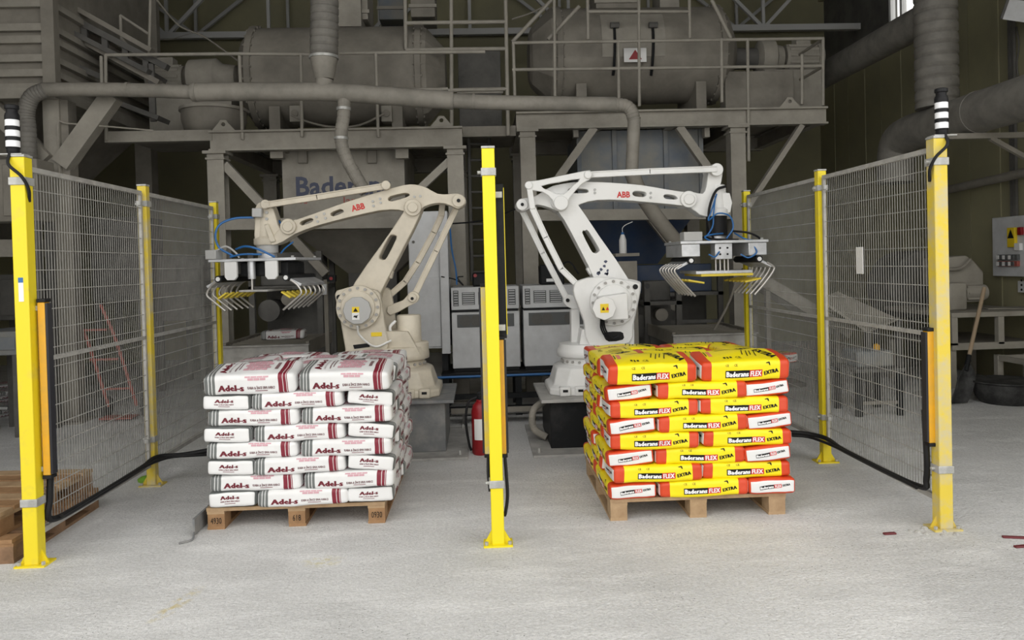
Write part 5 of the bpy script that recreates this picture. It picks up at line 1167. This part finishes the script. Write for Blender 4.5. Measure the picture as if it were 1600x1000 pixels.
for i in range(9): y_ = 225+i*25; ptube([(733+i*.6, y_), (766+i*.6, y_)], 9.2, 2, sm=False).build('rung', 'dust_dark', t_)
# dim machinery seen through the left mesh
def dimbox(px0, py0, px1, py1, Y, dp, name, label, cat, m, legs=True, panels=2, z0=None):
    a = at(px0, py0, Y); b = at(px1, py1, Y); zb_ = b.z if z0 is None else z0
    t_ = thing(name, ((a.x+b.x)/2, Y+dp/2, 0 if legs else zb_), label, cat)
    MB().box((a.x, Y, zb_), (b.x, Y+dp, a.z)).build('body', m, t_, bevel=.01)
    w_ = (b.x-a.x)/panels
    for i in range(panels): MB().box((a.x+w_*i+.03, Y-.012, zb_+.05), (a.x+w_*(i+1)-.03, Y, a.z-.05)).build('cover_panel', m, t_, bevel=.004)
    if legs:
        for x in (a.x+.04, b.x-.04):
            for y_ in (Y+.04, Y+dp-.04): MB().box((x-.03, y_-.03, 0), (x+.03, y_+.03, zb_)).build('leg', 'dust_dark', t_, smooth=0)
    return t_
dimbox(140, 340, 225, 470, 9.2, .6, 'dosing_machine', 'dark dosing machine seen through the front left mesh panel', 'machine', 'dust_dark')
dimbox(240, 400, 320, 500, 9.6, 1.0, 'weighing_machine', 'dark weighing machine seen through the rear left mesh panel', 'machine', 'dust_dark')
dimbox(-60, 250, 60, 345, 7.25, .3, 'control_cabinet', 'grey cabinet at the left edge behind the corner post', 'cabinet', 'dust')
dimbox(-40, 430, 34, 500, 8.0, .6, 'packing_machine', 'dark packing machine at the left edge', 'machine', 'dust_dark')
dimbox(-50, 520, 30, 555, 7.1, .6, 'bag_table', 'dark steel table at the left edge', 'table', 'bluegrey')
a = at(150, 520, 7.9); b = at(182, 612, 7.9)
t_ = thing('sack_truck', (b.x, 7.9, 0), 'reddish sack truck seen through the left mesh', 'trolley')
for dx in (0, .28): MB().tube([(a.x+dx-.25, 7.95, 1.15), (a.x+dx-.1, 7.92, .8), (a.x+dx+.1, 7.9, .12)], .016, 8).build('frame_tube', 'sign_red', t_)
for z in (.3, .6, .9): MB().bar((a.x-.25+(1.15-z)*.33, 7.9, z), (a.x+.03+(1.15-z)*.33, 7.9, z), .02, .02).build('crossbar', 'sign_red', t_, smooth=0)
for dx in (-.02, .38): MB().cyl((a.x+dx+.06, 7.95, .11), (a.x+dx+.10, 7.95, .11), .11, n=18).build('wheel', 'rubber', t_)
MB().box((a.x+.08, 7.72, .02), (a.x+.40, 7.9, .035)).build('toe_plate', 'sign_red', t_, smooth=0)
for i in range(7):
    p = atZ(8+(i % 3)*9-6, 655-(i//3)*2)
    o_ = bpy.data.objects.new('empty_bag', WB['mesh'][i % 3]); COL.objects.link(o_); o_.scale = (.9, 1, .42); o_.location = (p.x-.12, p.y+.25, .0+i*.046); o_.rotation_euler = (0, 0, 1.2+random.uniform(-.25, .25))
    p_ = bpy.data.objects.new('print', WB['print'][i % 3]); COL.objects.link(p_); p_.parent = o_; p_['kind'] = 'stuff'
    tag(o_, f'flattened white and maroon bag, {["lowest", "second lowest", "third lowest", "middle", "third highest", "second highest", "topmost"][i]} of the pile left of the fence', 'bag', 'flattened bags piled left of the fence')
# ---- work area on the right
BY = 7.6; bz = at(1560, 487, BY).z
bx0, bx1 = at(1487, 480, BY).x, 5.8
t_ = thing('work_bench', ((bx0+bx1)/2, BY+.5, 0), 'pale steel work bench against the right wall', 'bench')
MB().box((bx0, BY, bz-.05), (bx1, BY+1.3, bz)).build('top', 'dust_light', t_, bevel=.004)
MB().box((bx0, BY, bz-.38), (bx1, BY+.05, bz-.31)).build('lower_rail', 'dust_light', t_, smooth=0); MB().box((bx0, BY+.02, bz-.36), (bx1, BY+1.25, bz-.33)).build('shelf', 'dust', t_, smooth=0)
for x in (bx0+.03, (bx0+bx1)/2, bx1-.04): MB().box((x-.03, BY, bz-.33), (x+.03, BY+.06, bz-.05)).build('upright', 'dust_light', t_, smooth=0)
for x in (bx0+.03, bx1-.04):
    for y_ in (BY+.06, BY+1.2): MB().box((x-.03, y_-.03, 0), (x+.03, y_+.03, bz-.38)).build('leg', 'dust_light', t_, smooth=0)
p = at(1577, 488, BY+.4); tag(MB().bar((p.x-.25, BY+.45, bz+.008), (p.x+.2, BY+.3, bz+.008), .30, .010).build('cardboard_sheet', 'dust_light', smooth=0, bevel=.002), 'flat pale sheet lying on the work bench', 'sheet')
# grinder on the bench
gp = at(1500, 440, BY+.5); t_ = thing('bench_machine', (gp.x, BY+.6, bz), 'dusty machine with a rounded hood and motor on the bench', 'machine')
hd = [at(a, b, BY+.5) for a, b in ((1478, 402), (1505, 399), (1518, 408), (1532, 424), (1532, 445), (1520, 452), (1478, 448))]
MB().prism([(v.x, v.z) for v in hd], BY+.45, BY+.95).build('hood', 'dust_light', t_, bevel=.015)
ha = [at(a, b, BY+.4) for a, b in ((1478, 421), (1498, 420), (1508, 414), (1516, 405))]; MB().tube([v for v in ha], .02, 8).build('hood_lip', 'dust', t_)
MB().box((at(1484, 460, BY+.3).x, BY+.3, bz), (at(1512, 460, BY+.3).x, BY+.6, at(1500, 442, BY+.3).z)).build('body', 'dust_light', t_, bevel=.02)
m0 = at(1510, 458, BY+.35); MB().cyl((m0.x, BY+.42, m0.z), (m0.x+.24, BY+.42, m0.z), .085, n=20).build('motor', 'dust_light', t_)
for i in range(8):
    an = 2*PI*i/8; c = Vector((0, math.cos(an), math.sin(an)))*.088; MB().bar(Vector((m0.x+.02, BY+.42, m0.z))+c, Vector((m0.x+.2, BY+.42, m0.z))+c, .01, .02).build('cooling_fin', 'dust_light', t_, smooth=0)
# shovel leaning on the bench
s0 = atZ(1497, 632); s1 = at(1538, 450, BY-.06); s2 = s0.lerp(s1, .33)
t_ = thing('shovel', (s0.x, s0.y, 0), 'shovel with a wooden handle leaning on the bench', 'shovel')
MB().tube([s2, s2.lerp(s1, .5), s1], .019, 10).build('handle', 'handle_wood', t_)
MB().tube([s2-(s1-s2)*.08, s2+(s1-s2)*.12], .023, 10, smooth=False).build('socket', 'dkblack', t_)
d = (s1-s0).normalized(); sd_, up_ = frame_for(d); vs = []; fs = []
for i in range(7):
    t = i/6; c = s0.lerp(s2, t)+Vector((0, 0, .012*(1-t)))-Vector((0, .03, 0))*math.sin(t*PI); hw = .10*(1 if t > .0 else .9)*(1-.75*max(0, t-.72)/.28)
    for j in range(7):
        u = j/6*2-1; vs.append(c+Vector((1, .15, 0)).normalized()*u*hw+Vector((0, -.03, .01))*(u*u-.3))
for i in range(6):
    for j in range(6): fs.append((i*7+j, i*7+j+1, i*7+j+8, i*7+j+7))
bl = MB().add(vs, fs).build('blade', 'rubber', t_); sm_ = bl.modifiers.new('thick', 'SOLIDIFY'); sm_.thickness = .005
# steel crate, tub, sand heap
c0 = atZ(1484, 597); t_ = thing('steel_crate', (c0.x+.35, c0.y-.2, 0), 'open grey steel crate frame under the bench', 'crate')
x0_, y0_, w_, d_, h_ = c0.x+.08, 7.25, .62, .45, .36
for z in (.06, h_):
    for p_, q_ in (((0, 0), (w_, 0)), ((w_, 0), (w_, d_)), ((w_, d_), (0, d_)), ((0, d_), (0, 0))): MB().bar((x0_+p_[0], y0_+p_[1], z), (x0_+q_[0], y0_+q_[1], z), .045, .05).build('rail', 'dust_light', t_, smooth=0)
for x_, y_ in ((0, 0), (w_, 0), (0, d_), (w_, d_), (w_/2, 0), (w_/2, d_)): MB().box((x0_+x_-.03, y0_+y_-.03, 0), (x0_+x_+.03, y0_+y_+.03, h_+.03)).build('upright', 'dust_light', t_, smooth=0)
p = atZ(1600, 637); t_ = thing('rubber_tub', (p.x, p.y+.3, 0), 'round black rubber tub on the floor at the right edge', 'tub')
MB().lathe((p.x+.03, p.y+.28, 0), [(.22, 0), (.26, .05), (.30, .20), (.31, .205), (.285, .20), (.245, .05), (.01, .04)], 32).build('bowl', 'rubber', t_)
MB().lathe((p.x+.03, p.y+.28, .195), [(.30, 0), (.32, .01), (.32, .022), (.29, .022)], 32).build('rim', 'rubber', t_)
c = atZ(1535, 622); vs = []; fs = []; n1, n2 = 14, 36
for i in range(n1+1):
    rr_ = i/n1
    for j in range(n2):
        an = 2*PI*j/n2; h = .13*(math.cos(rr_*PI)*.5+.5)*(1+.25*noise.noise(Vector((rr_*3, math.cos(an)*2, math.sin(an)*2))))
        vs.append((c.x+.1+rr_*.62*math.cos(an), c.y+.28+rr_*.34*math.sin(an), h+.001))
for i in range(n1):
    for j in range(n2): j2 = (j+1) % n2; fs.append((i*n2+j, (i+1)*n2+j, (i+1)*n2+j2, i*n2+j2))
tag(MB().add(vs, fs).build('sand_heap', 'sand'), 'low heap of pale powder on the floor by the shovel', 'powder', kind='stuff')
# electrical board on the wall
ey0 = atX(1600, 390, HX1).y-.35; ey1 = atX(1564, 390, HX1).y; ez1 = atX(1580, 338, HX1-.1).z; ez0 = atX(1580, 432, HX1-.1).z
t_ = thing('electrical_board', (HX1-.1, (ey0+ey1)/2, ez0), 'grey electrical board with breakers on the right wall', 'fuse board')
MB().box((HX1-.10, ey0, ez0), (HX1-.014, ey1, ez1)).build('panel', 'cabinet', t_, bevel=.006)
def onb(px, py): return atX(px, py, HX1-.1)
for k, (p0_, p1_, m_) in enumerate((((1578, 356), (1590, 386), 'warn'), ((1563, 398), (1594, 406), 'grille'), ((1563, 408), (1594, 416), 'sign_red'), ((1594, 355), (1600, 367), 'ext_red'), ((1589, 380), (1598, 391), 'white'))):
    a = onb(*p0_); b = onb(*p1_); MB().box((HX1-.135, min(a.y, b.y), min(a.z, b.z)), (HX1-.1, max(a.y, b.y), max(a.z, b.z))).build(('warning_label', 'breaker_row', 'breaker_row', 'stop_button', 'socket')[k], m_, t_, bevel=.003)
a = onb(1584, 365); mb = MB()
mb.add([(HX1-.1365, a.y+.05, a.z-.05), (HX1-.1365, a.y-.05, a.z-.05), (HX1-.1365, a.y, a.z+.05)], [(0, 1, 2)]).build('warning_triangle', 'p_black', t_, smooth=0)
for j, (yy_, zz_) in enumerate(((402, 0), (412, 0))):
    for i in range(6):
        q = onb(1565+i*4.6, yy_); MB().box((HX1-.15, q.y-.018, q.z-.022), (HX1-.135, q.y+.018, q.z+.022)).build('breaker', 'grille' if i % 2 else 'white', t_, smooth=0)
a = onb(1586, 432); t_ = thing('perforated_tray', (HX1-.08, a.y, a.z-.4), 'perforated grey cable cover below the electrical board', 'cover'); b = onb(1592, 457)
MB().box((HX1-.07, a.y-.5, b.z), (HX1-.014, a.y, a.z-.05)).build('cover_body', 'cabinet', t_, smooth=0)
for i in range(5):
    for j in range(4): MB().cyl((HX1-.075, a.y-.06-i*.08, b.z+.03+j*.05), (HX1-.07, a.y-.06-i*.08, b.z+.03+j*.05), .013, n=8).build('hole', 'p_black', t_)
# floodlight and conduits on the wall
q = atX(1588, 33, 5.6); t_ = thing('floodlight', (HX1-.2, q.y, q.z-.15), 'square floodlight tilted on the upper right wall', 'floodlight')
fl = MB().box((-.05, -.17, -.13), (.05, .17, .13)).build('housing', 'dust_dark', None, bevel=.008); fl.parent = t_; fl.location = (-.08, 0, .15); fl.rotation_euler = (.35, -.3, .9)
ln_ = MB().box((-.056, -.14, -.10), (-.05, .14, .10)).build('lens', 'cabinet', None, smooth=0); ln_.parent = fl; ln_.location = (-.053, 0, -.0)
MB().box((HX1-.2, q.y-.02, q.z-.02), (HX1-.01, q.y+.02, q.z+.02)).build('bracket', 'dust_dark', t_, smooth=0)
for px in (1577, 1582):
    a = atX(px, 0, HX1-.03); tag(MB().box((HX1-.045, a.y-.02, 1.4), (HX1-.014, a.y+.02, HZ-.05)).build('cable_trunking', 'dust_dark', smooth=0), {1577: 'far vertical cable trunking below the floodlight', 1582: 'near vertical cable trunking below the floodlight'}[px], 'trunking')
# machinery seen through the right mesh
YM = 7.3
t_ = thing('belt_conveyor', (at(1260, 470, 8.2).x, 8.2, 0), 'pale inclined belt conveyor seen through the right mesh', 'conveyor')
a = at(1175, 428, 8.2); b = at(1330, 520, 8.2)
for dy in (0, .4): MB().bar(a+Vector((0, dy, 0)), b+Vector((0, dy, 0)), .04, .13).build('side_rail', 'dust_light', t_, smooth=0)
MB().bar(a+Vector((0, .2, .05)), b+Vector((0, .2, .05)), .36, .02).build('belt', 'dust_dark', t_, smooth=0)
for q in (a.lerp(b, .15), a.lerp(b, .85)):
    for dy in (0, .4): MB().box((q.x-.025, 8.2+dy-.025, 0), (q.x+.025, 8.2+dy+.025, q.z-.05)).build('leg', 'dust', t_, smooth=0)
t_ = thing('sheet_trough', (at(1350, 490, 7.5).x, 7.5, .9), 'pale sheet metal trough seen through the right mesh', 'trough')
P = [at(*p_, 7.5) for p_ in ((1290, 468), (1345, 458), (1420, 500), (1347, 516))]
vs = [P[0]+Vector((0, .15, 0)), P[1]+Vector((0, .5, .0)), P[2]+Vector((0, .2, 0)), P[3]+Vector((0, -.1, 0))]
MB().add(vs, [(0, 3, 1), (1, 3, 2)]).build('sheet', 'dust_light', t_, smooth=0).modifiers.new('thick', 'SOLIDIFY').thickness = .01
for q in (vs[0], vs[2], vs[3]): MB().box((q.x-.02, q.y-.02, 0), (q.x+.02, q.y+.02, q.z)).build('leg', 'dust_dark', t_, smooth=0)
MB().bar(vs[0], vs[3], .025, .025).bar(vs[3], vs[2], .025, .025).build('edge_tube', 'dust_light', t_, smooth=0)
P = [at(*p_, 9.1) for p_ in ((1392, 440), (1415, 402), (1455, 392), (1476, 425), (1476, 475), (1440, 500), (1400, 480))]
t_ = thing('sand_mixer', (P[0].x+.3, 9.3, 0), 'dark round mixer body behind the right mesh', 'mixer')
MB().prism(smooth_loop([(v.x, v.z) for v in P], 3), 9.1, 9.7).build('mixer_body', 'dust_dark', t_, bevel=.03)
for x_ in (P[0].x+.1, P[3].x-.1):
    for y_ in (9.15, 9.65): MB().box((x_-.03, y_-.03, 0), (x_+.03, y_+.03, 1.0)).build('leg', 'dust_dark', t_, smooth=0)
a = atZ(1342, 651); t_ = thing('steel_stool', (a.x+.2, a.y+.2, 0), 'dark steel stand with an orange lamp seen through the right mesh', 'stand')
for dx in (0, .38):
    for dy in (0, .4): MB().box((a.x+dx-.025, a.y+dy-.025, 0), (a.x+dx+.025, a.y+dy+.025, .40)).build('leg', 'dkblack', t_, smooth=0)
MB().box((a.x-.04, a.y-.04, .40), (a.x+.42, a.y+.44, .43)).build('top', 'dust_dark', t_, smooth=0); MB().box((a.x+.02, a.y+.05, .43), (a.x+.36, a.y+.35, .58)).build('motor_box', 'bluegrey', t_, bevel=.02)
MB().bar((a.x, a.y, .12), (a.x+.38, a.y, .12), .02, .03).build('stretcher', 'dust', t_, smooth=0)
MB().lathe((a.x+.25, a.y+.15, .58), [(.03, 0), (.03, .04), (.015, .055)], 14).build('lamp', 'orange', t_)
dimbox(1215, 600, 1262, 640, 8.4, .4, 'waste_box', 'small dark box on the floor behind the rear right mesh panel', 'box', 'dust_dark', False, 1, 0.0)

# ---- cables and small fittings about the platforms
cab([at(455, 180, 8.5), at(480, 190, 8.45), at(515, 198, 8.4), at(560, 196, 8.4), at(600, 178, 8.5)], .012, 'cable', 'slack cable between the two spray ports of the left drum', 'dust')
cab([at(800, 30, 9), at(830, 20, 9), at(860, 5, 9)], .01, 'cable', 'thin cable at the top left of the right drum', 'dust')
cab([at(699, 350, 7.56), at(745, 346, 7.7), at(775, 338, 8.0), at(818, 322, 8.54)], .008, 'cable', 'black cable sagging behind the middle post between the robots')
cab([at(1150, 440, 7.6), at(1140, 470, 7.6), at(1125, 500, 7.5), at(1110, 525, 7.4)], .012, 'cable', 'grey hose hanging behind the right gripper', 'dust')
cab([atX(1588, 42, HX1-.02), atX(1592, 70, HX1-.02), atX(1589, 100, HX1-.015), atX(1592, 128, HX1-.01)], .008, 'cable', 'thin cable hanging below the floodlight', 'dust_dark')
for px, lab in ((351, 'lifting eye on the left end of the left platform'), (1232, 'lifting eye near the right end of the right platform'), (690, 'lifting eye on the right end of the left platform')):
    Yq = YR if px > 1000 else YL; zq = rzt if px > 1000 else lzt; xq = at(px, 190, Yq).x
    tag(MB().prism([(xq-.12, zq), (xq+.12, zq), (xq+.05, zq+.08), (xq+.03, zq+.11), (xq-.03, zq+.11), (xq-.05, zq+.08)], Yq-.05, Yq-.02, [ring_pts(xq, zq+.065, .022, 10)]).build('lifting_eye', 'dust_light', smooth=0), lab, 'lifting eye', 'lifting eyes on the platforms')
